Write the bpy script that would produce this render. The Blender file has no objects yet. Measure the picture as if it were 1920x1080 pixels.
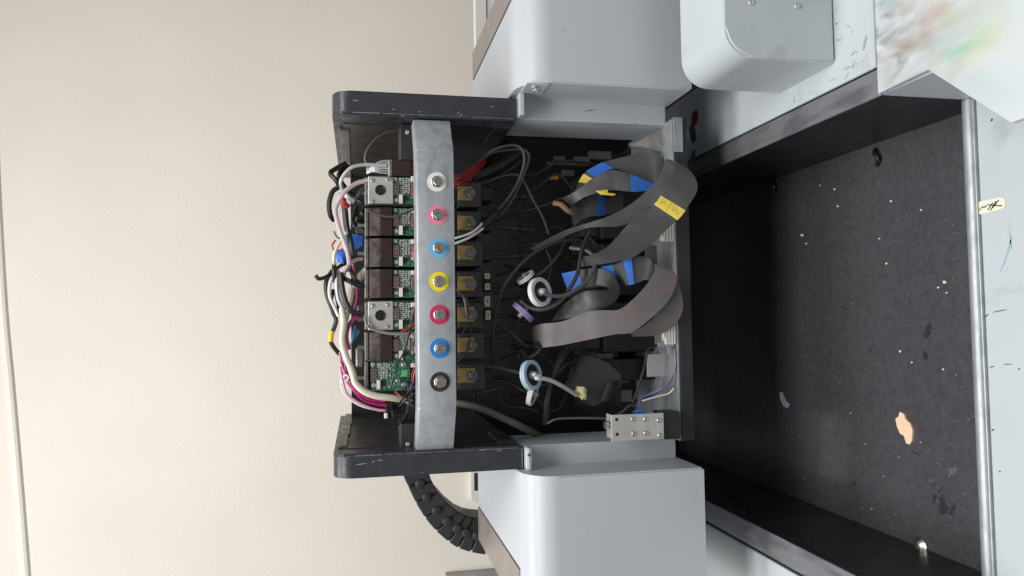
import bpy, bmesh, math, random
from mathutils import Vector, Matrix
random.seed(7)
S = bpy.context.scene
COL = S.collection
CZ = 1.45                                   # camera height above the floor
# ------------------------------------------------------------------ camera
F = 1390.0                                  # focal length in photo pixels (1920 wide)
def _basis(vpx=672, vpy=608, slope=0.0175, vx=23700):
    dY = Vector((vpx-960, -(vpy-540), F)).normalized()
    dX = Vector((-slope*vx, vx, F)); dX = (dX-dX.dot(dY)*dY).normalized()
    dZ = -dX.cross(dY)
    if dZ.x > 0: dZ = -dZ
    return dX, dY, dZ
BX, BY, BZ = _basis()
cam_d = bpy.data.cameras.new('camera'); cam = bpy.data.objects.new('camera', cam_d); COL.objects.link(cam)
cam_d.sensor_width = 36; cam_d.sensor_fit = 'HORIZONTAL'; cam_d.lens = 36*F/1920
cam_d.clip_start = .02; cam_d.clip_end = 50
cam.matrix_world = Matrix(((BX.x, BX.y, -BX.z, 0), (BY.x, BY.y, -BY.z, 0), (BZ.x, BZ.y, -BZ.z, CZ), (0, 0, 0, 1)))
S.camera = cam
# ------------------------------------------------------------------ light (indoor, ceiling lamps)
wd = bpy.data.worlds.new('World'); S.world = wd; wd.use_nodes = True
bg = wd.node_tree.nodes['Background']; bg.inputs[0].default_value = (.97, .985, 1, 1); bg.inputs[1].default_value = .26
def area(name, loc, rot, sx, sy, e, col=(1, .985, .965)):
    l = bpy.data.lights.new(name, 'AREA'); l.shape = 'RECTANGLE'; l.size = sx; l.size_y = sy; l.energy = e; l.color = col
    o = bpy.data.objects.new(name, l); COL.objects.link(o); o.location = loc; o.rotation_euler = rot
    return o
area('ceiling_light', (.02, -.08, CZ+1.3), (math.radians(6), 0, 0), 1.9, .6, 35)
area('ceiling_light', (-.5, .85, CZ+1.45), (math.radians(14), 0, 0), 1.8, .4, 24)
S.view_settings.view_transform = 'Standard'; S.view_settings.look = 'None'
S.view_settings.exposure = 0; S.view_settings.gamma = 1
# ------------------------------------------------------------------ pixel -> place
def ray(x, y):
    c = Vector((x-960, -(y-540), F)); return Vector((BX.dot(c), BY.dot(c), BZ.dot(c)))
UP = Vector((0, 0, CZ))
def PY(x, y, Y): r = ray(x, y); return r*(Y/r.y)+UP
def PZ(x, y, Z): r = ray(x, y); return r*(Z/r.z)+UP
ZR = {'A': (600, 150, 4.8), 'B': (600, 300, 4.8), 'C': (600, 480, 4.8), 'D': (600, 650, 4.0), 'E': (900, 230, 4.5),
      'F': (900, 440, 4.5), 'G': (900, 620, 4.5), 'I': (0, 0, 1.0), 'H': (720, 800, 3.0), 'J': (1240, 700, 2.8235)}
def zp(k, x, y): a, b, s = ZR[k]; return a+x/s, b+y/s
def ZP(k, x, y, Y): px, py = zp(k, x, y); return PY(px, py, Y)
# ------------------------------------------------------------------ materials
def C(r, g, b):
    f = lambda v: (v/255/12.92) if v/255 <= .04045 else ((v/255+.055)/1.055)**2.4
    return (f(r), f(g), f(b))
MATS = {}
def M(name, col, rough=.5, metal=0., var=.12, scale=25., bump=0., bscale=400., speck=None, spth=.72, spscale=300.,
      spec=.5, coat=0., trans=0., dirt=None, dscale=12., dth=.58, rvar=.1, alpha=1., stretch=None):
    if name in MATS: return MATS[name]
    m = bpy.data.materials.new(name); m.use_nodes = True; nt = m.node_tree; N = nt.nodes; L = nt.links
    p = N['Principled BSDF']; p.inputs['Metallic'].default_value = metal
    p.inputs['Specular IOR Level'].default_value = spec; p.inputs['Coat Weight'].default_value = coat
    p.inputs['Coat Roughness'].default_value = .15
    p.inputs['Transmission Weight'].default_value = trans; p.inputs['Alpha'].default_value = alpha
    g = N.new('ShaderNodeNewGeometry')
    def noise(sc, det=4):
        n = N.new('ShaderNodeTexNoise'); n.inputs['Scale'].default_value = sc; n.inputs['Detail'].default_value = det
        if stretch:
            mp = N.new('ShaderNodeMapping'); mp.inputs['Scale'].default_value = stretch; L.new(g.outputs['Position'], mp.inputs[0]); L.new(mp.outputs[0], n.inputs['Vector'])
        else: L.new(g.outputs['Position'], n.inputs['Vector'])
        return n
    def ramp(n, a, b):
        r = N.new('ShaderNodeMapRange'); r.inputs[1].default_value = a; r.inputs[2].default_value = b
        L.new(n.outputs[0], r.inputs[0]); return r
    def mix(fac, a, bcol):
        x = N.new('ShaderNodeMix'); x.data_type = 'RGBA'; L.new(fac.outputs[0], x.inputs[0])
        if isinstance(a, tuple): x.inputs[6].default_value = (*a, 1)
        else: L.new(a.outputs[2], x.inputs[6])
        x.inputs[7].default_value = (*bcol, 1); return x
    n1 = noise(scale)
    lo = tuple(c*(1-var) for c in col); hi = tuple(min(1, c*(1+var)) for c in col)
    cur = mix(ramp(n1, .3, .7), lo, hi)
    if dirt: cur = mix(ramp(noise(dscale, 8), dth, dth+.14), cur, dirt)
    if speck: cur = mix(ramp(noise(spscale, 1), spth, spth+.03), cur, speck)
    L.new(cur.outputs[2], p.inputs['Base Color'])
    rr = N.new('ShaderNodeMapRange'); rr.inputs[1].default_value = .3; rr.inputs[2].default_value = .7
    rr.inputs[3].default_value = max(.02, rough-rvar); rr.inputs[4].default_value = min(1, rough+rvar)
    L.new(noise(scale*1.7, 6).outputs[0], rr.inputs[0]); L.new(rr.outputs[0], p.inputs['Roughness'])
    if bump:
        b = N.new('ShaderNodeBump'); b.inputs['Strength'].default_value = bump; b.inputs['Distance'].default_value = .001
        L.new(noise(bscale, 3).outputs[0], b.inputs['Height']); L.new(b.outputs[0], p.inputs['Normal'])
    MATS[name] = m; return m
def m_wall(): return M('wall_paint', C(240, 233, 222), .8, var=.03, scale=3, bump=.9, bscale=240, speck=C(120, 100, 80), spth=.83, spscale=45, rvar=.05)
WALL = m_wall()
PAINT = M('light_grey_paint', C(184, 189, 195), .38, var=.02, scale=5, bump=.06, bscale=900, speck=C(110, 108, 108), spth=.82, spscale=260, rvar=.06)
PAINT_D = M('worn_grey_paint', C(188, 195, 199), .34, var=.03, scale=9, bump=.08, bscale=700, speck=C(110, 110, 112), spth=.79, spscale=330, dirt=C(172, 179, 184), dscale=26, dth=.6)
STRIP = M('taupe_strip', C(132, 125, 120), .35, var=.05)
BLACKP = M('black_powder_coat', C(54, 55, 60), .36, var=.12, scale=40, bump=.15, bscale=1500, speck=C(120, 122, 128), spth=.78, spscale=220, rvar=.12)
BLACKI = M('black_inner', C(26, 26, 28), .45, var=.2, scale=40, bump=.1, bscale=800)
BROWNI = M('dark_brushed_panel', C(62, 58, 56), .38, var=.2, scale=30, bump=.1, bscale=500)
DARK = M('dark_plastic', C(22, 22, 24), .5, var=.2, bump=.05)
DARK2 = M('charcoal_plastic', C(44, 44, 47), .5, var=.15, bump=.05)
GALV = M('galvanised_steel', C(166, 171, 174), .42, metal=.4, var=.06, scale=120, bump=.06, bscale=900, dirt=C(152, 157, 161), dscale=90, dth=.5, rvar=.06, stretch=(.5, 1, 1))
STEEL = M('bolt_steel', C(196, 192, 184), .28, metal=.95, var=.12, scale=300)
DULLST = M('dull_steel', C(130, 128, 124), .45, metal=.6, var=.25, scale=120, bump=.1, dirt=C(80, 78, 74), dscale=80)
SILV = M('silver_plate', C(196, 194, 190), .45, metal=.5, var=.08, scale=60)
BRASS = M('dull_brass', C(168, 142, 92), .45, metal=.55, var=.25, scale=120, dirt=C(92, 74, 48), dscale=110)
SMOKE = M('smoked_brown_cover', C(50, 37, 32), .2, var=.15, scale=60, coat=.25)
PCB = M('green_circuit_board', C(22, 96, 70), .4, var=.35, scale=420, speck=C(190, 205, 190), spth=.63, spscale=950)
CHIP = M('chip_black', C(30, 28, 28), .4)
WHITEP = M('white_plastic', C(226, 224, 216), .4, var=.04)
TUBEW = M('milky_tube', C(214, 206, 186), .3, var=.1, scale=40, coat=.3)
TUBEC = M('clear_tube', C(176, 178, 180), .22, var=.12, scale=60, coat=.5)
TUBEP = M('pinkish_tube', C(206, 184, 188), .25, var=.12, scale=60, coat=.5)
MAG = M('magenta_tube', C(168, 34, 104), .3, var=.3, scale=120, coat=.4)
BLK = M('black_cable', C(30, 30, 31), .38, var=.2, bump=.03)
GRY = M('grey_cable', C(74, 74, 75), .4, var=.15)
LGRY = M('light_grey_cable', C(140, 140, 142), .4, var=.12)
REDW = M('red_wire', C(176, 28, 30), .4, var=.15)
ORGW = M('orange_red_wire', C(190, 92, 74), .4, var=.15)
WHTW = M('white_wire', C(228, 226, 222), .4, var=.05)
PURW = M('purple_wire', C(92, 70, 110), .4, var=.1)
BLUEW = M('blue_wire', C(40, 62, 150), .4, var=.1)
BTAPE = M('blue_tape', C(50, 112, 206), .6, var=.12, scale=150, bump=.3, bscale=500)
YTAPE = M('yellow_tape', C(236, 212, 92), .6, var=.08, scale=150, bump=.25, bscale=500)
RIB = M('ribbon_grey', C(78, 77, 78), .42, var=.12, scale=40, bump=.03, dirt=C(96, 93, 92), dscale=26, dth=.52)
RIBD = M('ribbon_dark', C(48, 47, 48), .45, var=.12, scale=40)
RIBP = M('ribbon_dusty', C(98, 94, 94), .5, var=.16, scale=30, dirt=C(106, 90, 92), dscale=32, dth=.52)
FILW = M('filter_white', C(216, 218, 220), .35, var=.05)
FILB = M('filter_pale_blue', C(176, 200, 216), .35, var=.06)
FILV = M('filter_violet', C(142, 128, 170), .35, var=.1)
MEMB = M('filter_membrane', C(30, 30, 32), .5)
def m_bare(): return M('scuffed_steel_ledge', C(150, 151, 155), .36, metal=.6, var=.06, scale=60, bump=.04, dirt=C(122, 122, 127), dscale=60, dth=.5, rvar=.12, stretch=(1, .18, 1))
LEDGE = m_bare()
FLOORM = M('glossy_black_floor', C(70, 70, 74), .17, var=.1, scale=140, bump=.05, bscale=700, speck=C(150, 148, 144), spth=.745, spscale=520, dirt=C(75, 75, 79), dscale=120, dth=.45, rvar=.08, spec=.5)
TWALL = M('black_tray_wall', C(40, 41, 45), .35, var=.25, scale=20, bump=.08, speck=C(120, 120, 122), spth=.78, spscale=200, rvar=.12)
OLIVE = M('dark_olive_gap', C(48, 50, 40), .7)
# ------------------------------------------------------------------ object helpers
ORG = {}
ORD = ('first', 'second', 'third', 'fourth', 'fifth', 'last')
def link(o): COL.objects.link(o); return o
def mk(name, bm, mat, parent=None, smooth=False):
    """one mesh object from a bmesh in place coordinates; its origin is the bottom centre (or relative to the parent)"""
    me = bpy.data.meshes.new(name)
    bmesh.ops.recalc_face_normals(bm, faces=bm.faces)
    vs = [v.co for v in bm.verts]
    lo = Vector([min(v[i] for v in vs) for i in range(3)]); hi = Vector([max(v[i] for v in vs) for i in range(3)])
    org = Vector(((lo.x+hi.x)/2, (lo.y+hi.y)/2, lo.z))
    for v in bm.verts: v.co -= org
    if smooth:
        for f in bm.faces: f.smooth = True
    bm.to_mesh(me); bm.free()
    if smooth:
        me.set_sharp_from_angle(angle=math.radians(38))
    me.materials.append(mat)
    o = link(bpy.data.objects.new(name, me)); ORG[o.name] = org
    if parent is not None:
        o.parent = parent; o.location = org-ORG[parent.name]
    else: o.location = org
    return o
def empty(name, loc, label, cat, group=None):
    o = link(bpy.data.objects.new(name, None)); o.location = loc; o.empty_display_size = .02; ORG[o.name] = Vector(loc)
    return tag(o, label, cat, group)
def tag(o, label, cat, group=None):
    o['label'] = label; o['category'] = cat
    if group: o['group'] = group
    return o
def BM(): return bmesh.new()
def box(bm, lo, hi, bev=0., seg=2):
    lo = Vector(lo); hi = Vector(hi)
    a = Vector([min(lo[i], hi[i]) for i in range(3)]); b = Vector([max(lo[i], hi[i]) for i in range(3)])
    r = bmesh.ops.create_cube(bm, size=1); vs = r['verts']
    for v in vs: v.co = Vector([(a[i]+b[i])/2+v.co[i]*(b[i]-a[i]) for i in range(3)])
    if bev:
        es = list({e for v in vs for e in v.link_edges})
        bmesh.ops.bevel(bm, geom=es, offset=bev, segments=seg, affect='EDGES', profile=.5)
    return bm
def pbox(bm, x0, x1, y0, y1, Y, d, bev=0., k='I'):
    """axis aligned box whose front face covers a photo rectangle at distance Y and which goes back by d"""
    a = ZP(k, x0, y0, Y); b = ZP(k, x1, y1, Y)
    return box(bm, (a.x, Y, a.z), (b.x, Y+d, b.z), bev)
def prism(bm, pts, ex, bev=0.):
    """extrude a polygon (list of Vectors) by a vector"""
    v0 = [bm.verts.new(p) for p in pts]; v1 = [bm.verts.new(Vector(p)+Vector(ex)) for p in pts]
    n = len(pts); bm.faces.new(v0); bm.faces.new(v1[::-1])
    for i in range(n): bm.faces.new((v0[i], v1[i], v1[(i+1) % n], v0[(i+1) % n]))
    return bm
def disc(bm, c, ax, prof, seg=20):
    """lathe: prof = list of (radius, distance along ax)"""
    ax = Vector(ax).normalized(); u = ax.orthogonal().normalized(); w = ax.cross(u); c = Vector(c); rings = []
    for r, h in prof:
        if r < 1e-6: rings.append([bm.verts.new(c+ax*h)])
        else: rings.append([bm.verts.new(c+ax*h+(u*math.cos(t)+w*math.sin(t))*r) for t in [2*math.pi*i/seg for i in range(seg)]])
    for a, b in zip(rings, rings[1:]):
        for i in range(seg):
            j = (i+1) % seg
            if len(a) == 1 and len(b) == 1: continue
            if len(a) == 1: bm.faces.new((a[0], b[i], b[j]))
            elif len(b) == 1: bm.faces.new((a[i], b[0], a[j]))
            else: bm.faces.new((a[i], b[i], b[j], a[j]))
    return bm
def crom(P, n):
    """Catmull-Rom through P, n samples per span"""
    out = []; Q = [P[0]*2-P[1]]+list(P)+[P[-1]*2-P[-2]]
    for i in range(1, len(Q)-2):
        a, b, c, d = Q[i-1:i+3]
        for k in range(n):
            t = k/n; out.append(.5*((2*b)+(c-a)*t+(2*a-5*b+4*c-d)*t*t+(3*b-a-3*c+d)*t**3))
    out.append(P[-1].copy()); return out
def sweep(bm, pts, r, seg=8, n=6, rib=0):
    P = crom([Vector(p) for p in pts], n); T = []
    for i in range(len(P)): T.append((P[min(i+1, len(P)-1)]-P[max(i-1, 0)]).normalized())
    u = T[0].orthogonal().normalized(); rings = []
    for i, p in enumerate(P):
        u = (u-u.dot(T[i])*T[i]).normalized(); w = T[i].cross(u)
        rr = r*(1+rib*(1 if i % 2 else -1))
        rings.append([bm.verts.new(p+(u*math.cos(a)+w*math.sin(a))*rr) for a in [2*math.pi*k/seg for k in range(seg)]])
    for a, b in zip(rings, rings[1:]):
        for i in range(seg): bm.faces.new((a[i], a[(i+1) % seg], b[(i+1) % seg], b[i]))
    bm.faces.new(rings[0][::-1]); bm.faces.new(rings[-1]); return bm
PXM = lambda Y: Y/F                              # metres per photo pixel at distance Y
def cable(name, k, pts, rpx, mat, label, cat='cable', group=None, Y=.97, parent=None, n=6, rib=0):
    """pts: (x, y[, Y]) in the photo; rpx radius in photo pixels"""
    W = [ZP(k, p[0], p[1], p[2] if len(p) > 2 else Y) for p in pts]
    Ym = sum((p[2] if len(p) > 2 else Y) for p in pts)/len(pts)
    o = mk(name, sweep(BM(), W, rpx*PXM(Ym), 8, n, rib), mat, parent, True)
    if parent is None: tag(o, label, cat, group)
    return o
def ribbon_bm(bm, k, st, th=.0008, n=6, off=0., rng=None):
    """flat ribbon from stations (x1, y1, x2, y2, Y1[, Y2]); off lifts it along its normal"""
    E1 = [ZP(k, s[0], s[1], s[4]) for s in st]; E2 = [ZP(k, s[2], s[3], s[5] if len(s) > 5 else s[4]) for s in st]
    A = crom(E1, n); B = crom(E2, n)
    if rng: i0, i1 = int(rng[0]*n), int(rng[1]*n)+1
    else: i0, i1 = 0, len(A)
    L = []
    for i in range(i0, i1):
        t = A[min(i+1, len(A)-1)]+B[min(i+1, len(A)-1)]-A[max(i-1, 0)]-B[max(i-1, 0)]
        nn = t.cross(B[i]-A[i]).normalized()
        a, b = A[i], B[i]; ex = (b-a)*(.015 if off else 0)
        L.append([bm.verts.new(a-ex+nn*(th/2+off)), bm.verts.new(b+ex+nn*(th/2+off)), bm.verts.new(b+ex-nn*(th/2+off)), bm.verts.new(a-ex-nn*(th/2+off))])
    for p, q in zip(L, L[1:]):
        for i in range(4): bm.faces.new((p[i], p[(i+1) % 4], q[(i+1) % 4], q[i]))
    bm.faces.new(L[0][::-1]); bm.faces.new(L[-1]); return bm
def screw_bm(bm, c, r, ax=(0, -1, 0), h=None):
    h = h or r*.55
    disc(bm, c, ax, [(r, -.0004), (r, h*.5), (r*.8, h*.9), (r*.45, h), (r*.3, h*.55), (0, h*.55)], 10); return bm
def hexbolt(name, c, r, parent, mat=STEEL, washer=1.35):
    bm = BM(); c = Vector(c)
    disc(bm, c, (0, -1, 0), [(r*washer, -.0005), (r*washer, .0012), (r*1.02, .0013)], 20)
    disc(bm, c, (0, -1, 0), [(r, .001), (r, .0048), (r*.86, .0056), (r*.55, .0056), (r*.5, .0048), (0, .0048)], 6)
    return mk(name, bm, mat, parent)

# ================================================================== THE SETTING
YW = 2.0
bm = BM(); a = PY(-700, -900, YW); b = PY(2400, 2000, YW)
box(bm, (-2.2, YW, 0.0), (2.4, YW+.08, 3.6))
wall = mk('wall', bm, WALL); wall['kind'] = 'structure'; wall['label'] = 'cream painted wall with fine roller texture behind the machine'
wall['category'] = 'wall'
bm = BM(); sweep(bm, [PY(x, y, YW-.001) for x, y in ((-14, 60), (-8, 300), (6, 560), (20, 720), (34, 880), (50, 1080), (62, 1250))], .008, 8, 8)
mk('wall_ridge', bm, WALL, wall, True)

# ------------------------------------------------------------------ printer base: tray, ledges, decks
RZ = -.5+CZ; FZ = -.637+CZ; LZ = -.6+CZ
XR, XL = .217, -.268; XR2, XL2 = .243, -.297; YB = 1.42; YF = .632
base = empty('printer_base', (0, .9, CZ-.75), 'grey printer base with glossy black sunken tray below the carriage', 'printer')
mk('tray_floor', box(BM(), (XL, YF, FZ-.02), (XR, YB, FZ)), FLOORM, base)
mk('tray_wall', box(BM(), (XR, YF-.002, FZ-.02), (XR+.004, YB, RZ-.003)), TWALL, base)
mk('tray_wall', box(BM(), (XL-.004, YF-.002, FZ-.02), (XL, YB, RZ-.003)), TWALL, base)
mk('tray_wall', box(BM(), (XL2-.3, YB, FZ-.02), (XR2+.4, YB+.01, -.31+CZ)), DARK, base)
def ledge(x0, x1):
    bm = box(BM(), (x0, YF-.006, RZ-.003), (x1, YB-.004, RZ), .0012); return mk('tray_ledge', bm, LEDGE, base)
ledge(XR-.0015, XR2); ledge(XL2, XL+.0015)
# decks on both sides of the tray
mk('deck', box(BM(), (XR2+.001, .628, RZ-.03), (.345, 1.3, RZ+.003), .0015), PAINT_D, base)
mk('deck', box(BM(), (-.62, .60, RZ-.03), (XL2-.002, 1.3, RZ+.003), .0015), PAINT_D, base)
mk('deck_seam', box(BM(), (XL2-.002, .60, RZ-.02), (XL2, 1.3, RZ+.0005)), DARK, base)
mk('deck_seam', box(BM(), (XR2, .628, RZ-.02), (XR2+.001, 1.3, RZ+.0005)), DARK, base)
# dark gap to the right of the right deck, and the inside behind
mk('gap_panel', box(BM(), (.346, .7, RZ-.05), (1.0, 1.42, RZ-.04)), OLIVE, base)
mk('gap_panel', box(BM(), (XR2+.402, 1.43, RZ-.05), (1.1, 1.44, -.31+CZ)), OLIVE, base)
# front lip: folded steel edge
bm = BM(); sweep(bm, [(XL-.04, .629, LZ-.005), (-.1, .629, LZ-.005), (XR-.0005, .629, LZ-.005)], .0072, 12, 4)
mk('front_lip', bm, GALV, base, True)
bm = BM(); box(bm, (XL-.04, .6215, LZ-.012), (XR-.0005, .6245, LZ-.0015), .001); mk('front_lip_flange', bm, GALV, base)
mk('front_apron', box(BM(), (-.6, .34, LZ-.02), (.40, .6212, LZ-.004), .002), PAINT_D, base)
# grey cheek wall right of the lip
mk('cheek_wall', box(BM(), (XR, .40, LZ-.0035), (XR+.003, YF-.003, RZ-.0035)), PAINT, base)
mk('tray_wall', box(BM(), (XL-.3, .60, LZ-.03), (XL-.0045, .632, RZ-.031)), PAINT, base)
mk('base_body', box(BM(), (-.6, .36, CZ-.78), (.9, 1.4, FZ-.03)), DARK2, base)

# stained sheet on the front right
def m_stain():
    m = bpy.data.materials.new('stained_white_sheet'); m.use_nodes = True; nt = m.node_tree; N = nt.nodes; L = nt.links
    p = N['Principled BSDF']; p.inputs['Roughness'].default_value = .45
    g = N.new('ShaderNodeNewGeometry'); cur = None
    def noise(sc, det=6, dist=.6):
        mp = N.new('ShaderNodeMapping'); mp.inputs['Scale'].default_value = (1, .45, 1); mp.inputs['Rotation'].default_value = (0, 0, .5)
        L.new(g.outputs['Position'], mp.inputs[0])
        n = N.new('ShaderNodeTexNoise'); n.inputs['Scale'].default_value = sc; n.inputs['Detail'].default_value = det; n.inputs['Distortion'].default_value = dist
        L.new(mp.outputs[0], n.inputs['Vector']); return n
    base_c = C(198, 204, 206); first = True
    def blot(px, py, rad, col, sc, amt):
        nonlocal cur
        c = PZ(px, py, -.5)
        d = N.new('ShaderNodeVectorMath'); d.operation = 'DISTANCE'; d.inputs[1].default_value = c; L.new(g.outputs['Position'], d.inputs[0])
        r = N.new('ShaderNodeMapRange'); r.inputs[1].default_value = rad; r.inputs[2].default_value = rad*.25; L.new(d.outputs[1], r.inputs[0])
        n = noise(sc); r2 = N.new('ShaderNodeMapRange'); r2.inputs[1].default_value = .42; r2.inputs[2].default_value = .66; r2.inputs[4].default_value = amt
        L.new(n.outputs[0], r2.inputs[0])
        mu = N.new('ShaderNodeMath'); mu.operation = 'MULTIPLY'; L.new(r.outputs[0], mu.inputs[0]); L.new(r2.outputs[0], mu.inputs[1])
        x = N.new('ShaderNodeMix'); x.data_type = 'RGBA'; L.new(mu.outputs[0], x.inputs[0])
        if cur is None: x.inputs[6].default_value = (*base_c, 1)
        else: L.new(cur.outputs[2], x.inputs[6])
        x.inputs[7].default_value = (*col, 1); cur = x
    blot(1730, 70, .10, C(168, 154, 146), 34, .8); blot(1800, 120, .12, C(176, 190, 194), 20, .7)
    blot(1700, 95, .05, C(140, 130, 124), 60, .8)
    blot(1810, 50, .045, C(90, 176, 140), 26, .8)
    blot(1800, 10, .03, C(206, 200, 130), 26, .45)
    blot(1850, 60, .035, C(206, 204, 160), 22, .5)
    blot(1760, 20, .03, C(180, 150, 146), 30, .5)
    blot(1640, 30, .05, C(120, 160, 175), 40, .6)
    blot(1660, 70, .05, C(120, 122, 124), 70, .7)
    L.new(cur.outputs[2], p.inputs['Base Color'])
    b = N.new('ShaderNodeBump'); b.inputs['Strength'].default_value = .3; b.inputs['Distance'].default_value = .002
    L.new(noise(60).outputs[0], b.inputs['Height']); L.new(b.outputs[0], p.inputs['Normal']); return m
STAIN = m_stain()
bm = BM()
poly = [PZ(x, y, -.5) for x, y in ((1655, 176), (1746, 131), (1902, 230), (2000, 196))]
poly = [(p.x, p.y) for p in poly]+[(.62, poly[-1].y), (.62, .6255), (XR, .6255)]
poly[0] = (XR, .625)
prism(bm, [Vector((x, y, RZ-.003)) for x, y in poly[:-1]], (0, 0, .006))
SHEET = tag(mk('protective_sheet', bm, STAIN), 'white plastic sheet smeared with green, yellow and brown ink on the front deck', 'sheet')
# raised seam between deck and sheet
bm = BM(); sweep(bm, [(XR2, .6265, RZ+.004), (.3, .6265, RZ+.004), (.45, .6265, RZ+.004)], .0018, 8, 3); mk('deck_edge_bead', bm, PAINT, base, True)

# small white box cover standing on the right deck
BZ0 = RZ+.003
c0 = PZ(1567, 118, -.497); top = PY(1360, 60, c0.y).z
bt = empty('cover_box', (c0.x+.06, c0.y+.04, BZ0), 'small rounded light grey cover box on the deck right of the tray', 'cover')
def cover_shell(x0, x1, y0, y1, z0, z1, r, seg=8):
    """box with one rounded edge (top, left side) running front to back"""
    pts = [Vector((x0, y0, z0))]
    for i in range(seg+1):
        t = math.pi-i/seg*math.pi/2; pts.append(Vector((x0+r+r*math.cos(t), y0, z1-r+r*math.sin(t))))
    pts += [Vector((x1, y0, z1)), Vector((x1, y0, z0))]
    bm = prism(BM(), pts, (0, y1-y0, 0)); return bm
bm = cover_shell(c0.x, c0.x+.30, c0.y, c0.y+.105, BZ0, top, .032)
es = [e for e in bm.edges if all(abs(v.co.y-c0.y) < 1e-6 for v in e.verts)]
bmesh.ops.bevel(bm, geom=es, offset=.0025, segments=2, affect='EDGES')
mk('shell', bm, PAINT_D, bt, True)
for x, y in ((1408, 5), (1494, 12)): mk('screw', screw_bm(BM(), PY(x, y, c0.y), .0034), SILV, bt, True)
mk('front_seam', box(BM(), (c0.x+.083, c0.y-.001, BZ0+.001), (c0.x+.09, c0.y+.001, top-.01)), DARK2, bt)

# ------------------------------------------------------------------ lamp housings flanking the carriage
def housing(sgn, xi, xo, label, zb):
    YF1 = .85; YB1 = 1.206; zt = -.19+CZ; r = .04
    e = empty('lamp_housing', ((xi+xo)/2, .96, zb), label, 'housing', 'housings on both sides of the carriage')
    pts = [Vector((xi, YF1, zb))]
    for i in range(11):
        t = math.pi+(-i/10)*math.pi/2; pts.append(Vector((xi, YF1+r+r*math.cos(t), zt-r+r*math.sin(t))))
    pts += [Vector((xi, YB1, zt)), Vector((xi, YB1, zb))]
    bm = prism(BM(), pts, (xo-xi, 0, 0))
    es = [ed for ed in bm.edges if abs(ed.verts[0].co.x-xi) < 1e-6 and abs(ed.verts[1].co.x-xi) < 1e-6]
    bmesh.ops.bevel(bm, geom=es, offset=.002, segments=2, affect='EDGES')
    mk('shell', bm, PAINT, e, True)
    xs = xi+sgn*.1175
    mk('top_strip', box(BM(), (xs, YF1+r+.0005, zt-.002), (xo-sgn*.001, YB1-.001, zt+.0015), .0006), STRIP, e)
    mk('strip_gap', box(BM(), (xs-sgn*.0012, YF1+r+.0005, zt-.002), (xs, YB1-.001, zt+.0004)), DARK, e)
    # recessed inner block beside the carriage
    xb = xi-sgn*.0255
    mk('inner_block', box(BM(), (xb, .922, zb+.004), (xi+sgn*.004, 1.008, -.198+CZ), .0015), PAINT, e)
    return e
hr = housing(1, .2865, .45, 'light grey lamp housing right of the carriage, above the small cover box', -.41+CZ)
hl = housing(-1, -.1815, -.352, 'light grey lamp housing left of the carriage, in front of the cable chain', -.413+CZ)
# mounting tabs
t = mk('mounting_tab', pbox(BM(), 974, 984, 172, 216, .888, .034, .0012), PAINT, hr)
bm = box(BM(), (.2845, .852, PY(985, 170, .86).z-.028), (.2862, .888, PY(985, 170, .86).z), .0006); t2 = mk('mounting_tab', bm, PAINT, hr)
for yy in (.862, .874): mk('screw', screw_bm(BM(), (.2845, yy, PY(985, 170, .86).z-.012-(yy-.862)*.4), .004, (-1, 0, 0)), SILV, t2, True)
bm = pbox(BM(), 987, 999, 840, 884, .888, .034, .003); t = mk('mounting_tab', bm, PAINT, hl)
mk('screw', screw_bm(BM(), PY(992, 853, .888), .002), DULLST, t, True)

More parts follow.
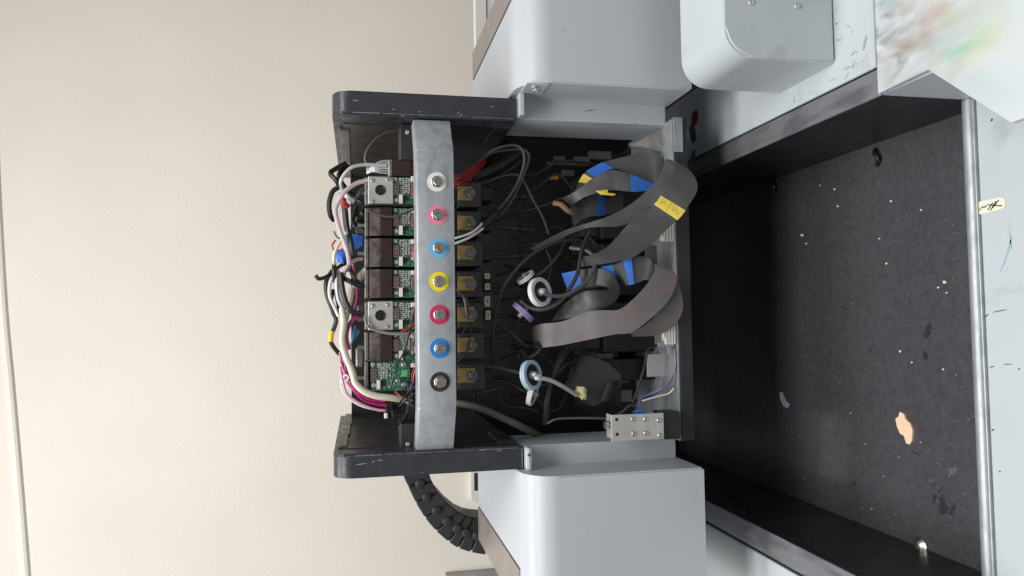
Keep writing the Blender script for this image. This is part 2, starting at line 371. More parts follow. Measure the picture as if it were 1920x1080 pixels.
# ------------------------------------------------------------------ carriage frame
CX0, CX1 = -.181, .281; CY = .90; ZT = .03+CZ
car = empty('print_carriage', (.05, 1.1, -.43+CZ), 'black open print carriage frame with steel crossbar and bottom plate', 'carriage')
def sidepanel(xo, sgn):
    xi = xo-sgn*.0265; zb = -.197+CZ; r = .022
    pts = []
    for i in range(9):
        t = math.pi-i/8*math.pi/2; pts.append(Vector((xo, CY+r+r*math.cos(t), ZT-r+r*math.sin(t))))
    pts += [Vector((xo, 1.30, ZT)), Vector((xo, 1.30, zb)), Vector((xo, CY, zb))]
    bm = prism(BM(), pts, (xi-xo, 0, 0))
    es = [e for e in bm.edges if abs(e.verts[0].co.x-e.verts[1].co.x) < 1e-6 and e.calc_length() > .002 and max(v.co.y for v in e.verts) < 1.25]
    bmesh.ops.bevel(bm, geom=es, offset=.0012, segments=2, affect='EDGES')
    o = mk('side_panel', bm, BLACKP, car, True)
    # return lip on the inner face, a recessed brushed liner behind it, a lower end lip
    mk('return_lip', box(BM(), (xi-sgn*.0022, CY+.002, zb+.001), (xi+sgn*.001, CY+.030, ZT-.012), .0006), BLACKP, o)
    mk('inner_liner', box(BM(), (xi-sgn*.0012, CY+.05, zb+.07), (xi, 1.29, ZT-.012)), BROWNI, o)
    mk('lower_lip', box(BM(), (xi-sgn*.0032, CY+.03, zb+.001), (xi+sgn*.001, 1.02, zb+.022), .0005), BLACKP, o)
    # paint rubbed off along the inner bend
    zs = [ZT-.024, ZT-.06, ZT-.1, ZT-.14, ZT-.17, zb+.002]
    for a, b, w in ((0, 1, .0007), (1, 3, .0005), (3, 4, .0004), (4, 5, .0006)):
        mk('worn_edge', sweep(BM(), [(xi+sgn*.0003, CY+.0003, zs[a]), (xi+sgn*.0003, CY+.0003, (zs[a]+zs[b])/2), (xi+sgn*.0003, CY+.0003, zs[b]+.003)], w, 6, 2), M('rubbed_edge', C(128, 130, 136), .4, metal=.3, var=.5, scale=160), o)
    mk('worn_edge', sweep(BM(), [(xi+sgn*.0005, CY+.0003, zb+.0004), ((xi+xo)/2, CY+.0003, zb+.0004), (xo-sgn*.0015, CY+.0003, zb+.0004)], .0005, 6, 2), MATS['rubbed_edge'], o)
    # slots in the return lip
    for z in (ZT-.075, ZT-.19):
        bm = BM(); box(bm, (xi-sgn*.0024, CY+.010, z-.006), (xi-sgn*.0016, CY+.016, z+.006), .0003); mk('slot', bm, DARK, o)
    return o
spr = sidepanel(CX1, 1); spl = sidepanel(CX0, -1)
# stepped plates along the top edge of the side panels
for i, (y0, y1, h) in enumerate(((.96, 1.05, .0), (1.052, 1.16, .004), (1.162, 1.29, .008))):
    mk('top_rail', box(BM(), (CX0+.0267, y0, ZT-.016-h*.5), (CX0+.0305, y1, ZT-.004-h*.5), .0008), M('rail_grey', C(92, 90, 88), .4), spl)
mk('top_rail', box(BM(), (CX1-.0305, .975, ZT-.020), (CX1-.0267, 1.29, ZT-.007), .0008), MATS['rail_grey'], spr)
mk('back_panel', box(BM(), (CX0+.027, 1.285, -.197+CZ), (CX1-.027, 1.295, .012+CZ)), BLACKI, car)
mk('back_panel', box(BM(), (CX0, 1.288, -.42+CZ), (CX1, 1.297, -.198+CZ)), BLACKI, car)
for x in (CX0, CX1-.005): mk('lower_side', box(BM(), (x, 1.010, -.415+CZ), (x+.005, 1.287, -.198+CZ)), BLACKI, car)
# crossbar with bent ends
YBAR = .872
def bar():
    Xs = [(PY(815, 843, .905).x, .905), (PY(815, 763, YBAR).x, YBAR), (PY(815, 283, YBAR).x, YBAR), (PY(815, 226, .905).x, .905)]
    bm = BM(); th = .004
    def zz(x): return (PY(781, 540, YBAR).z, PY(853, 540, YBAR).z)
    zt, zb = zz(0); secs = []
    prof = [(0, zb), (0, zt-.0035), (.0016, zt-.001), (.005, zt), (.03, zt), (.03, zt-th), (th, zt-th), (th, zb)]
    for x, y in Xs: secs.append([bm.verts.new((x, y+p[0], p[1])) for p in prof])
    n = len(prof)
    for a, b in zip(secs, secs[1:]):
        for i in range(n): bm.faces.new((a[i], a[(i+1) % n], b[(i+1) % n], b[i]))
    bm.faces.new(secs[0]); bm.faces.new(secs[-1][::-1])
    es = [e for e in bm.edges if len({round(v.co.x, 5) for v in e.verts}) == 1 and any(abs(v.co.x-Xs[k][0]) < 1e-5 for v in e.verts for k in (1, 2))]
    bmesh.ops.bevel(bm, geom=es, offset=.004, segments=3, affect='EDGES')
    return mk('crossbar', bm, GALV, car, True)
cb = bar()
RINGS = [(819, 341, C(232, 230, 224), 'white'), (820, 403, C(236, 128, 164), 'pink'), (823, 465, C(104, 180, 230), 'light blue'),
         (823, 528, C(240, 222, 40), 'yellow'), (824, 590, C(206, 40, 92), 'crimson'), (825, 653, C(20, 130, 214), 'blue'), (825, 716, C(52, 46, 44), 'black')]
for i, (x, y, col, nm) in enumerate(RINGS):
    c = PY(x, y, YBAR); c.y = YBAR
    ro = 18.5*PXM(YBAR)
    rg = mk('ring_label', disc(BM(), c, (0, -1, 0), [(ro, -.0003), (ro, .0006), (.006, .0006), (.006, -.0003)], 28),
            M('ring_'+nm.replace(' ', '_'), col, .45, var=.06, scale=200, dirt=tuple(min(1, v*1.15+.03) for v in col), dscale=200, dth=.62), cb)
    rg['label'] = nm+' ring label round a bolt on the crossbar'
    # hex socket button: washer, star socket
    bm = BM()
    disc(bm, c, (0, -1, 0), [(.0070, -.0002), (.0070, .0016), (.0062, .0020)], 20)
    disc(bm, c, (0, -1, 0), [(.0058, .0018), (.0058, .0060), (.0050, .0070), (.0034, .0070), (.0031, .0050), (0, .0050)], 6)
    for q in range(8):
        t = random.random()*6.28; rr = random.uniform(.002, .0045); p = c+Vector((rr*math.cos(t), -.0071, rr*math.sin(t)))
        box(bm, p-Vector((.0005, .0005, .0005)), p+Vector((.0005, .0006, .0005)))
    mk('bolt', bm, STEEL, cb)
# brackets which carry the bar at both ends
for (x0, x1, y0, y1) in ((750, 800, 232, 300), (751, 800, 795, 842)):
    o = mk('bar_bracket', pbox(BM(), x0, x1, y0, y1, .935, .05, .001), DARK2, car)
    pc = ((x0+14), (y0+16) if y0 < 500 else (y1-9))
    mk('screw', screw_bm(BM(), PY(pc[0], pc[1], .935), .0028), SILV, o, True)
# bottom plate
pz0, pz1 = PY(1296, 540, CY).z, PY(1271, 540, CY).z
PX0, PX1 = PY(1290, 826, CY).x, PY(1270, 222, CY).x
plate = mk('bottom_plate', box(BM(), (PX0, CY, pz0), (PX1, 1.285, pz1), .001), DARK2, car)
mk('plate_skin', box(BM(), (PX0, CY+.0015, pz1), (PX1-.0005, 1.05, pz1+.0025), .0005), GALV, plate)
mk('end_cap', box(BM(), (PX1-.045, CY-.0022, PY(1279, 250, CY).z), (PX1+.001, CY, PY(1262, 250, CY).z), .0005), GALV, plate)
PT = pz1+.0025
# dark back structure
mk('inner_floor', box(BM(), (CX0+.03, 1.051, pz1), (CX1-.03, 1.284, pz1+.03)), BLACKI, car)

# ================================================================== INK MODULES
YM = .94
MOD = [(358, 'plate', 'white'), (416, 'smoke', 'pink'), (474, 'smoke', 'light blue'), (532, 'smoke', 'yellow'), (592, 'plate', 'crimson'), (650, 'smoke', 'blue'), (705, 'board', 'black')]
def seg_digits(bm, c, w, h, t):
    for dx in (-1.25, 0, 1.25):
        cx = c.x+dx*w; y = c.y
        for z in (-h/2, 0, h/2): box(bm, (cx-w*.38, y-.0002, c.z+z-t/2), (cx+w*.38, y+.0004, c.z+z+t/2))
        for z in (-h/4, h/4):
            for sx in (-1, 1): box(bm, (cx+sx*w*.42-t/2, y-.0002, c.z+z-h*.2), (cx+sx*w*.42+t/2, y+.0004, c.z+z+h*.2))
    return bm
DIG = M('display_segments', C(150, 132, 128), .4); DISP = M('display_face', C(58, 54, 54), .3)
def pb(x0, x1, y0, y1, d0, d1, bev=0.):           # box in photo pixels of a module: d0..d1 distances in front of / behind YM
    a = PY(x0, y0, YM); b = PY(x1, y1, YM); return box(BM(), (a.x, YM+d0, a.z), (b.x, YM+d1, b.z), bev)
rnd = random.Random(3)
for i, (yc, kind, nm) in enumerate(MOD):
    y0, y1 = yc-26.5, yc+26.5; off = i*.9       # rows drift a little along the photo, as the boards do
    lab = {'plate': 'ink module with silver plate and round black hole above the %s ring', 'smoke': 'ink module with smoked brown cover above the %s ring',
           'board': 'ink module with bare green board above the %s ring'}[kind] % nm
    base_p = PY(800, yc, YM)
    e = empty('ink_module', (base_p.x, YM+.03, base_p.z-.05), lab, 'ink module', 'row of ink modules behind the crossbar')
    mk('tank', pb(691, 905, y0+1, y1-1, .0062, .085, .002), DARK, e)
    mk('mounting_edge', pb(684, 691, y0, y1, .002, .07, .0008), DULLST, e)
    xb = 737
    if kind == 'smoke':
        # bulged smoked cover with one soft ridge
        a = PY(691, y0, YM); b = PY(736, y1, YM); bm = BM(); prof = [(0, .004), (.03, .0005), (.46, -.0042), (.52, -.0047), (.97, -.0047), (1, -.004), (1, .004)]
        secs = [[bm.verts.new((x, YM+p[1]*1.0, a.z+(b.z-a.z)*p[0])) for p in prof] for x in (a.x, b.x)]
        for k in range(len(prof)-1): bm.faces.new((secs[0][k], secs[0][k+1], secs[1][k+1], secs[1][k]))
        bm.faces.new(secs[0]); bm.faces.new(secs[1][::-1]); bm.faces.new((secs[0][0], secs[1][0], secs[1][-1], secs[0][-1]))
        mk('cover', bm, SMOKE, e)
    elif kind == 'plate':
        pl = mk('cover_plate', pb(690, 737, y0, y1, -.004, .006, .0008), SILV, e)
        c = PY(713, yc-.5, YM); c.y = YM-.004
        mk('sensor_hole', disc(BM(), c, (0, -1, 0), [(.0066, -.0005), (.0066, .0008), (.0056, .001), (.005, .0004), (0, .0004)], 24), CHIP, pl, True)
        for sx, sy in ((699, y0+8), (699, y1-6), (727, y1-6) if i == 4 else (731, y0+5), (727, y0+6)):
            c = PY(sx, sy, YM); c.y = YM-.004; mk('screw', screw_bm(BM(), c, .0024), STEEL, pl, True)
    else: xb = 695
    pcb = mk('circuit_board', pb(xb, 786, y0+.5, y1-.5, .0005, .0022), PCB, e)
    def bp(name, x0, x1, ya, yb, h, m, bev=.0003): return mk(name, pb(x0, x1, y0+ya, y0+yb, -h+.0004, .0004, bev), m, pcb)
    ox = -42 if kind == 'board' else 0
    for sx, sy in ((741, 5), (743, 44)):
        c = PY(sx+ox, y0+sy, YM); c.y = YM+.0004; mk('screw', screw_bm(BM(), c, .0029, h=.0022), SILV, pcb, True)
    dsp = bp('display', 737+ox, 748+ox, 12, 36, .003, DISP)
    c = (PY(742.5+ox, y0+24, YM)); c.y = YM-.0028
    mk('display_digits', seg_digits(BM(), c, .0040, .0062, .0007), DIG, dsp)
    bp('relay', 748+ox, 755+ox, 34, 51, .0035, WHITEP); bp('chip', 756+ox, 764+ox, 35, 43, .0018, CHIP)
    bm = BM()                                    # rows of tiny resistors
    for q in range(34):
        x = 751+ox+(q % 4)*5.2+rnd.uniform(-.8, .8); y = y0+4+(q//4)*3.6+rnd.uniform(-.5, .5)
        a = PY(x, y, YM); box(bm, (a.x-.0009, YM-.0006, a.z-.0013), (a.x+.0009, YM+.0006, a.z+.0013))
    for q in range(10):
        a = PY(771+ox+rnd.uniform(0, 12), y0+rnd.uniform(4, 48), YM); box(bm, (a.x-.0012, YM-.0008, a.z-.0011), (a.x+.0012, YM+.0006, a.z+.0011))
    r = mk('resistors', bm, M('resistor_grey', C(168, 172, 166), .4, var=.5, scale=900), pcb); r['kind'] = 'stuff'
    bp('connector', 770, 779, 0 if i < 1 else 2, 10, .006, WHITEP, .0006)
    bp('connector', 772, 779, 26, 40, .004, WHITEP if i in (2, 5) else DARK2, .0006)
    if kind == 'board':
        bp('terminal_block', 753, 768, 14, 27, .008, M('terminal_green', C(86, 160, 120), .4), .0006)
        for q in (0, 1):
            bp('terminal_slot', 763, 766, 15.5+q*6, 19.5+q*6, .0083, CHIP, 0)
        for sx, sy in ((746, 35), (757, 42), (757, 5)):
            c = PY(sx, y0+sy, YM); c.y = YM+.0004; mk('capacitor', disc(BM(), c, (0, -1, 0), [(.0032, 0), (.0032, .006), (.0026, .0066), (0, .0064)], 14), STEEL, pcb, True)
        c = PY(777, y0+22, YM); c.y = YM+.0004; mk('inductor', disc(BM(), c, (0, -1, 0), [(.0085, 0), (.0085, .005), (.004, .005), (.004, .003), (0, .003)], 18), CHIP, pcb, True)
    # pair of wires from the board connector, curling to behind the bar
    for q, (m_, dy) in enumerate(((REDW, 0), (BLK if i % 2 else ORGW, 4))):
        W = [PY(775, y0+6+dy*.4, YM-.003), PY(783, y0+2+dy, YM-.010), PY(776+q*2, y0+14+dy, YM-.012), PY(772+q*3, y0+28+dy, YM-.010), PY(778, y0+40+dy, YM-.008), PY(790, y0+46, YM+.002)]
        mk('wire', sweep(BM(), W, .00085, 6, 6), m_, e, True)
    # silver outlet fitting at the top
    c = PY(690, yc+4+3*math.sin(i*2.1), YM+.02)
    mk('fitting', disc(BM(), c, (0, 0, 1), [(.0035, -.004), (.0035, .004), (.0026, .0045), (.0026, .009), (.0032, .0095), (.0032, .013), (0, .013)], 10), STEEL, e, True)
# wide manifold connector at the far right of the row
e = tag(mk('tube_manifold', pb(733, 782, 298, 331, 0, .05, .001), SMOKE), 'dark brown tube manifold right of the first silver plate module', 'manifold')
mk('barb_strip', pb(729, 733.5, 299, 330, .004, .03, .0004), STEEL, e)
for q in range(6):
    W = [PY(731, 301+q*5, YM+.012), PY(715, 303+q*4.2, YM+.01), PY(700, 310+q*2.2, YM+.012), PY(688, 315+q*2, YM+.02)]
    tag(mk('manifold_tube', sweep(BM(), W, .0013, 6, 5), TUBEC, None, True), 'short clear tube fanned out above the brown manifold', 'tube', 'clear tubes of the manifold')

# ------------------------------------------------------------------ head clamps below the bar
for i, y in enumerate((363, 418, 474, 532, 590, 647, 705)):
    nm = MOD[i][2]; p = PY(908, y, YM)
    e = empty('head_clamp', (p.x, YM+.03, p.z), 'black head clamp with brass plate and bolt below the %s ring' % nm, 'clamp', 'clamps below the crossbar')
    xo = i*1.3
    mk('block', pbox(BM(), 858, 902+xo, y-22, y+25, YM+.002, .06, .0015), M('clamp_black', C(58, 56, 54), .5, var=.12), e)
    mk('brass_plate', pbox(BM(), 858, 886+xo*.6, y-14, y+13, YM-.0006, .003, .0006), BRASS, e)
    c = PY(881+xo*.5, y, YM); c.y = YM-.0006
    b = hexbolt('bolt', c, .0056, e, DULLST, 1.3)
    mk('neck', pbox(BM(), 902, 925, y-12, y+14, YM+.012, .04, .001), DARK, e)
    # hose going down from the clamp to the head
    W = [PY(906, y+4, YM+.018), PY(940, y+5+4*math.sin(i), YM+.014), PY(985, y+6+6*math.sin(i*1.7), YM+.018)]
    mk('hose', sweep(BM(), W, .0024, 8, 6), BLK, e, True)
    c = W[-1]; mk('hose_fitting', disc(BM(), c, (W[-1]-W[-2]), [(.0045, -.008), (.0045, 0), (.0034, .001), (.0034, .006), (.005, .007), (.005, .011), (0, .011)], 10), DARK, e, True)
# printheads standing on the bottom plate, only their dark tops are made out
for i, y in enumerate((363, 418, 474, 532, 590, 647, 705)):
    x = PY(900, y, YM).x
    e = empty('printhead', (x, 1.02, PT), 'black printhead on the bottom plate in line with the %s ring' % MOD[i][2], 'printhead', 'printheads on the bottom plate')
    mk('body', box(BM(), (x-.015, .975, PT), (x+.015, 1.048, PT+.075), .002), DARK, e)
    mk('top_block', box(BM(), (x-.011, .985, PT+.075), (x+.011, 1.04, PT+.10), .002), DARK2 if i % 2 else DARK, e)
    mk('port', disc(BM(), (x, 1.0, PT+.10), (0, 0, 1), [(.004, -.001), (.004, .008), (.003, .009), (.003, .016), (0, .016)], 10), DARK, e, True)

# ================================================================== CABLES ABOVE THE MODULES
cable('tube', 'A', [(850, 455), (720, 450), (560, 490), (450, 590), (405, 700), (440, 790)], 2.6, GRY, 'thin grey tube arching from the crossbar near the right side panel', 'tube', Y=.955)
cable('tube', 'A', [(600, 770, .95), (400, 762, .95), (280, 790, .95), (200, 880, .955), (190, 960, .96), (240, 1030, .965)], 3.4, TUBEC, 'clear tube looping over from the brown manifold', 'tube')
cable('tube', 'B', [(440, 180, .945), (330, 210, .94), (220, 290, .935), (155, 400, .935), (140, 480, .935), (185, 650, .94), (240, 800, .945), (262, 930, .95), (240, 1000, .955)], 4.2, TUBEP, 'pinkish clear tube sweeping down the left of the top bundle', 'tube')
cable('tube', 'B', [(460, 210, .955), (380, 270, .95), (330, 340, .955), (300, 380, .97)], 4, GRY, 'short grey sleeve beside the first silver plate', 'sleeve')
cable('tube', 'B', [(190, 340, .95), (215, 385, .948), (262, 424, .95)], 5, REDW, 'red heat shrink sleeve in the top cable bundle', 'sleeve')
cable('tube', 'B', [(220, 300, .95), (250, 335, .948), (300, 372, .952)], 4.4, WHTW, 'white sleeve above the red heat shrink', 'sleeve')
cable('cable', 'B', [(230, 30, .98), (140, 80, .97), (95, 120, .965), (150, 190, .96), (165, 240, .965), (110, 290, .965), (82, 400, .965), (95, 500, .97), (125, 545, .975)], 4.6, BLK, 'thick black cable looping at the upper right of the bundle')
cable('cable', 'B', [(260, 60, 1.0), (180, 110, .99), (190, 200, .98), (300, 330, .98), (420, 420, .97)], 5, BLK, 'black cable running to the pink ring module')
cable('cable', 'B', [(200, 300, .97), (225, 460, .965), (240, 600, .962), (268, 700, .96), (285, 800, .96), (310, 900, .965)], 5.5, BLK, 'straight black cable down the middle of the top bundle')
cable('cable', 'B', [(330, 420, .98), (300, 560, .975), (390, 640, .97), (430, 650, .965)], 4, DARK2, 'dark grey cable stub behind the bundle')
cable('cable', 'B', [(400, 470, .975), (340, 520, .985), (320, 600, .99)], 7, DARK2, 'wide charcoal sleeve above the pink ring module', 'sleeve')
cable('wire', 'B', [(125, 640), (150, 690), (200, 720), (260, 760)], 1.6, M('green_wire', C(40, 110, 70), .4), 'thin green wire by the blue tape', 'wire', Y=.965)
cable('wire', 'B', [(140, 720), (110, 770), (140, 820), (210, 800)], 1.6, REDW, 'thin red wire curling by the blue tape', 'wire', Y=.966)
cable('tube', 'B', [(240, 655, .955), (180, 740, .95), (135, 830, .948), (125, 900, .95), (135, 960, .955)], 3.2, TUBEW, 'milky tube crossing over the blue tape', 'tube')
cable('tube', 'B', [(380, 890, .96), (320, 900, .955), (260, 940, .95), (220, 1010, .95), (215, 1070, .955)], 3.6, TUBEP, 'pinkish tube end beside the light blue ring module', 'tube')
cable('cable', 'C', [(-40, 175, .95), (-10, 205, .95), (50, 190, .955), (110, 150, .96), (180, 90, .965), (250, 60, .97)], 3.6, BLK, 'black cable whose end sticks out to the top of the bundle')
cable('cable', 'C', [(130, 60, .955), (125, 150, .95), (140, 240, .955)], 4, BLK, 'black tied collar in the middle of the bundle')
cable('tube', 'C', [(160, 130, .955), (150, 260, .95), (165, 380, .948), (205, 480, .948), (225, 590, .948), (200, 730, .948)], 4, TUBEC, 'clear tube joining the thick milky tube', 'tube')
cable('tube', 'C', [(110, 200, .958), (85, 280, .955), (90, 370, .955), (130, 460, .958), (165, 540, .96)], 3, WHTW, 'thin white tube at the outer side of the bundle', 'tube')
cable('cable', 'C', [(110, 130, .965), (55, 230, .962), (62, 350, .962), (110, 480, .962), (145, 580, .964), (115, 680, .962), (95, 740, .96), (110, 800, .96), (175, 885, .965)], 4, BLK, 'outermost black cable carrying a yellow sleeve')
cable('sleeve', 'C', [(108, 680, .961), (98, 720, .96), (96, 770, .96)], 5, M('yellow_sleeve', C(226, 184, 34), .4), 'yellow sleeve on the outermost black cable', 'sleeve')
cable('cable', 'C', [(120, 300, .97), (100, 420, .968), (130, 540, .97), (165, 470, .972), (140, 330, .975)], 3.4, BLK, 'black cable coil behind the white tubes')
cable('cable', 'C', [(185, 150, .945), (195, 260, .942), (230, 410, .94), (290, 500, .94), (390, 530, .945)], 5.2, BLK, 'black cable bending into the crimson ring module')
cable('cable', 'C', [(190, 190, .95), (260, 225, .945), (330, 260, .945), (400, 275, .95)], 4.6, BLK, 'black cable bending into the yellow ring module')
cable('cable', 'C', [(250, 20, .958), (280, 130, .955), (310, 200, .95), (370, 260, .95)], 4, BLK, 'black cable from the blue tape towards the yellow ring module')
cable('tube', 'C', [(430, 120, .965), (370, 180, .97), (335, 250, .975), (300, 340, .98)], 7.5, M('beige_tape', C(206, 196, 172), .5, var=.1), 'wide beige sleeve beside the light blue ring module', 'sleeve')
cable('tube', 'C', [(300, 60, .965), (310, 160, .968), (335, 260, .97), (330, 400, .968), (310, 500, .965)], 3, MAG, 'magenta tube running behind the beige sleeve', 'tube')
cable('tube', 'C', [(290, 290, .975), (270, 400, .97), (240, 520, .962), (210, 640, .955), (205, 760, .948)], 6, TUBEW, 'milky tube merging into the bundle from the beige sleeve', 'tube')
MT = [(200, 470, .95), (215, 600, .944), (200, 750, .94), (225, 880, .938), (290, 1040, .936)]
W = [ZP('C', *p) for p in MT]+[ZP('D', *p) for p in ((265, 270, .935), (330, 335, .933), (420, 370, .933), (540, 385, .936), (680, 405, .945))]
tag(mk('tube', sweep(BM(), W, .0043, 10, 8), TUBEW, None, True), 'thick milky white tube curving round the lower left of the modules', 'tube')
cable('tube', 'C', [(370, 540, .952), (300, 570, .95), (250, 650, .948), (238, 740, .948), (262, 840, .952)], 4, MAG, 'thick magenta tube by the light blue tape flag', 'tube')
for q, P in enumerate(([(150, 40), (165, 140), (215, 250), (280, 340), (370, 395), (490, 410)], [(165, 110), (185, 220), (240, 310), (320, 395), (420, 430), (500, 440)],
                       [(150, 150), (170, 260), (200, 350), (290, 420), (400, 465), (490, 480)], [(175, 60), (200, 190), (250, 290), (330, 370), (430, 415), (500, 425)])):
    cable('tube', 'D', [(x, y, .95+.003*q) for x, y in P], 2.4, MAG if q != 2 else M('pale_magenta_tube', C(208, 150, 180), .3, coat=.4), ('innermost magenta tube of the strand below the milky tube', 'second magenta tube of the strand below the milky tube', 'pale pink tube on the outside of the magenta strand', 'magenta tube lying over the strand below the milky tube')[q], 'tube', 'magenta tubes of the lower strand')
cable('tube', 'D', [(150, 60, .958), (165, 200, .958), (160, 290, .96), (200, 370, .962), (300, 440, .962), (450, 480, .962)], 2, WHTW, 'thin white tube at the outside of the magenta strand', 'tube')
cable('wire', 'D', [(175, 225, .946), (195, 212, .944), (215, 230, .944), (200, 260, .948)], 1.4, WHTW, 'white tie round the magenta strand', 'tie')
for q in range(5):
    o = mk('plug', pbox(BM(), 480+q*4, 540, 405+q*17, 419+q*17, .952, .012, .0006, 'D'), CHIP); tag(o, 'small black plug at the end of the magenta strand', 'plug', 'plugs of the magenta strand')
tag(mk('plug', pbox(BM(), 482, 508, 500, 538, .945, .008, .0008, 'D'), WHITEP), 'small white plug below the magenta strand', 'plug')
tag(mk('relay_box', pbox(BM(), 540, 640, 420, 500, .962, .03, .001, 'D'), DARK), 'black relay box below the bare green board', 'box')
cable('cable', 'D', [(545, 430), (600, 428), (650, 445), (640, 500), (600, 540), (545, 520)], 2.2, BLK, 'thin black cable looping round the relay box', Y=.955)
cable('cable', 'D', [(585, 580, .95), (625, 545, .95), (655, 490, .95), (668, 420, .95), (690, 350, .95)], 3.4, BLK, 'black cable with a cut end below the relay box')
cable('cable', 'D', [(670, 370, .945), (675, 420, .943), (705, 445, .943), (745, 440, .95)], 2.2, GRY, 'grey cable bending behind the crossbar')
cable('wire', 'D', [(690, 345), (700, 300), (720, 270), (745, 240)], 2, PURW, 'purple wire above the grey cable bend', 'wire', Y=.934)
cable('wire', 'D', [(560, 335), (590, 360), (620, 385)], 1.6, ORGW, 'orange red wire stub by the milky tube', 'wire', Y=.932)
cable('wire', 'D', [(650, 262), (690, 280), (735, 300)], 1.8, BLK, 'black wire crossing the bare green board', 'wire', Y=.928)
W = [ZP('C', x, y, .928) for x, y in ((860, 440), (820, 620), (760, 850), (690, 980))]+[ZP('D', x, y, .928) for x, y in ((600, 90), (560, 190), (530, 320))]
tag(mk('wire', sweep(BM(), W, .0012, 6, 6), BLK, None, True), 'long thin black wire crossing the blue and black ring modules', 'wire')
for q in range(3):
    cable('wire', 'C', [(400, 550-q*4), (432, 640-q*8), (560, 690-q*6), (700, 706-q*6), (900, 692-q*8)], 1.5, LGRY, ('lowest', 'middle', 'highest')[q]+' of three pale grey wires under the crimson ring module', 'wire', 'trio of pale grey wires', Y=.930+q*.0015)
for q in range(3):
    cable('wire', 'C', [(730, 682-q*4), (800, 660-q*6), (850, 620-q*8), (900, 580-q*10)], 1.2, (REDW, ORGW, REDW)[q], ('lowest red', 'middle orange red', 'highest red')[q]+' of three wires by the crimson ring module', 'wire', 'trio of red wires', Y=.929-q*.001)
cable('cable', 'B', [(400, 420), (470, 405), (650, 405), (860, 415)], 2.2, BLK, 'black cable between the white and pink ring modules', Y=.931)
cable('cable', 'B', [(430, 450), (520, 490), (640, 512), (760, 480), (850, 440)], 2.2, GRY, 'grey cable sagging over the pink ring module', Y=.928)
for q, (P, m_, lb) in enumerate((([(650, 260), (665, 320), (650, 390), (690, 430)], BLK, 'black wire bunched behind the bar beside the terminal block'), ([(700, 260), (680, 310), (690, 370), (660, 440)], PURW, 'purple wire bunched behind the bar beside the terminal block'),
                               ([(735, 300), (690, 330), (640, 370), (600, 420)], BLK, 'black wire fanning out above the relay box'), ([(740, 330), (700, 360), (650, 400), (590, 450)], DARK2, 'charcoal wire fanning out above the relay box'))):
    cable('wire', 'D', P, 2.0, m_, lb, 'wire', Y=.930-q*.002)
# blue tape flags and crumpled wads
def wad(name, k, pts, Y, mat, label, d=.004, cat='tape'):
    bm = BM(); r = random.Random(len(pts)*7+int(pts[0][0]))
    c = sum((ZP(k, x, y, Y) for x, y in pts), Vector())/len(pts); n = len(pts)
    f = [bm.verts.new(ZP(k, x, y, Y+r.uniform(-.5, .5)*d)) for x, y in pts]; b = [bm.verts.new(v.co+Vector((0, d, 0))) for v in f]
    cf = bm.verts.new(c-Vector((0, d*.8, 0))); cbk = bm.verts.new(c+Vector((0, d*1.2, 0)))
    for i in range(n):
        j = (i+1) % n; bm.faces.new((cf, f[i], f[j])); bm.faces.new((f[i], b[i], b[j], f[j])); bm.faces.new((cbk, b[j], b[i]))
    bmesh.ops.subdivide_edges(bm, edges=list(bm.edges), cuts=2, smooth=.6, use_grid_fill=True)
    for v in bm.verts: v.co += Vector((r.uniform(-1, 1), r.uniform(-1, 1), r.uniform(-1, 1)))*d*.11
    return tag(mk(name, bm, mat, None, True), label, cat)
wad('tape_wad', 'B', [(240, 660), (330, 670), (385, 690), (375, 770), (320, 810), (260, 800), (225, 740)], .985, BTAPE, 'blue tape wad behind the straight black cable')
wad('tape_wad', 'B', [(150, 830), (200, 805), (250, 830), (258, 900), (215, 935), (160, 920), (145, 880)], .965, BTAPE, 'bright blue tape wad at the outer side of the bundle')
wad('tape_flag', 'C', [(310, 620), (345, 670), (355, 690), (300, 770), (270, 820), (290, 700)], .955, M('light_blue_tape', C(92, 156, 222), .6, var=.1), 'light blue tape flag by the magenta tube')
for (x0, x1, y0, y1, lab) in ((330, 400, 440, 520, 'grey coupling behind the black cable of the crimson ring module'), (320, 390, 830, 1000, 'grey coupling behind the magenta tube')):
    tag(mk('coupling', pbox(BM(), x0, x1, y0, y1, .985, .02, .002, 'C'), DULLST), lab, 'coupling')
tag(mk('dark_block', pbox(BM(), 320, 420, 450, 640, .995, .03, .002, 'B'), DARK2), 'charcoal block behind the cables above the pink ring module', 'block')

# ================================================================== BELOW THE BAR
for q in range(6):
    cable('wire', 'A', [(1180, 872+q*21, .945), (1290, 838+q*20+(q%2)*6, .94-.002*q), (1390, 770+q*19-(q%3)*6, .945), (1440, 735+q*14, .96), (1490, 705+q*8, .975)], 1.0, REDW, ORD[q]+' of six red wires fanning out below the crossbar', 'wire', 'fan of red wires')
cable('sheath', 'E', [(-40, 470, 1.01), (80, 410, 1.0), (190, 350, 1.0), (330, 250, 1.01)], 9, DARK2, 'thick dark braided sheath below the red wires', 'sheath')
cable('sheath', 'E', [(60, 500, 1.02), (200, 420, 1.01), (300, 350, 1.01), (350, 280, 1.02)], 7, DARK2, 'second thinner braided sheath below the red wires', 'sheath')
cable('cable', 'E', [(-20, 330, .95), (60, 265, .945), (150, 215, .94), (270, 190, .94), (350, 220, .94), (374, 320, .94), (330, 480, .94), (235, 640, .94), (140, 745, .945), (60, 830, .95)], 2.7, GRY, 'grey cable arching highest towards the right lamp housing')
cable('cable', 'E', [(0, 315, .96), (120, 250, .955), (300, 225, .95), (385, 235, .945), (412, 300, .945), (370, 440, .945), (290, 620, .945), (200, 750, .948), (130, 810, .952)], 2.7, GRY, 'grey cable arching just below the highest one')
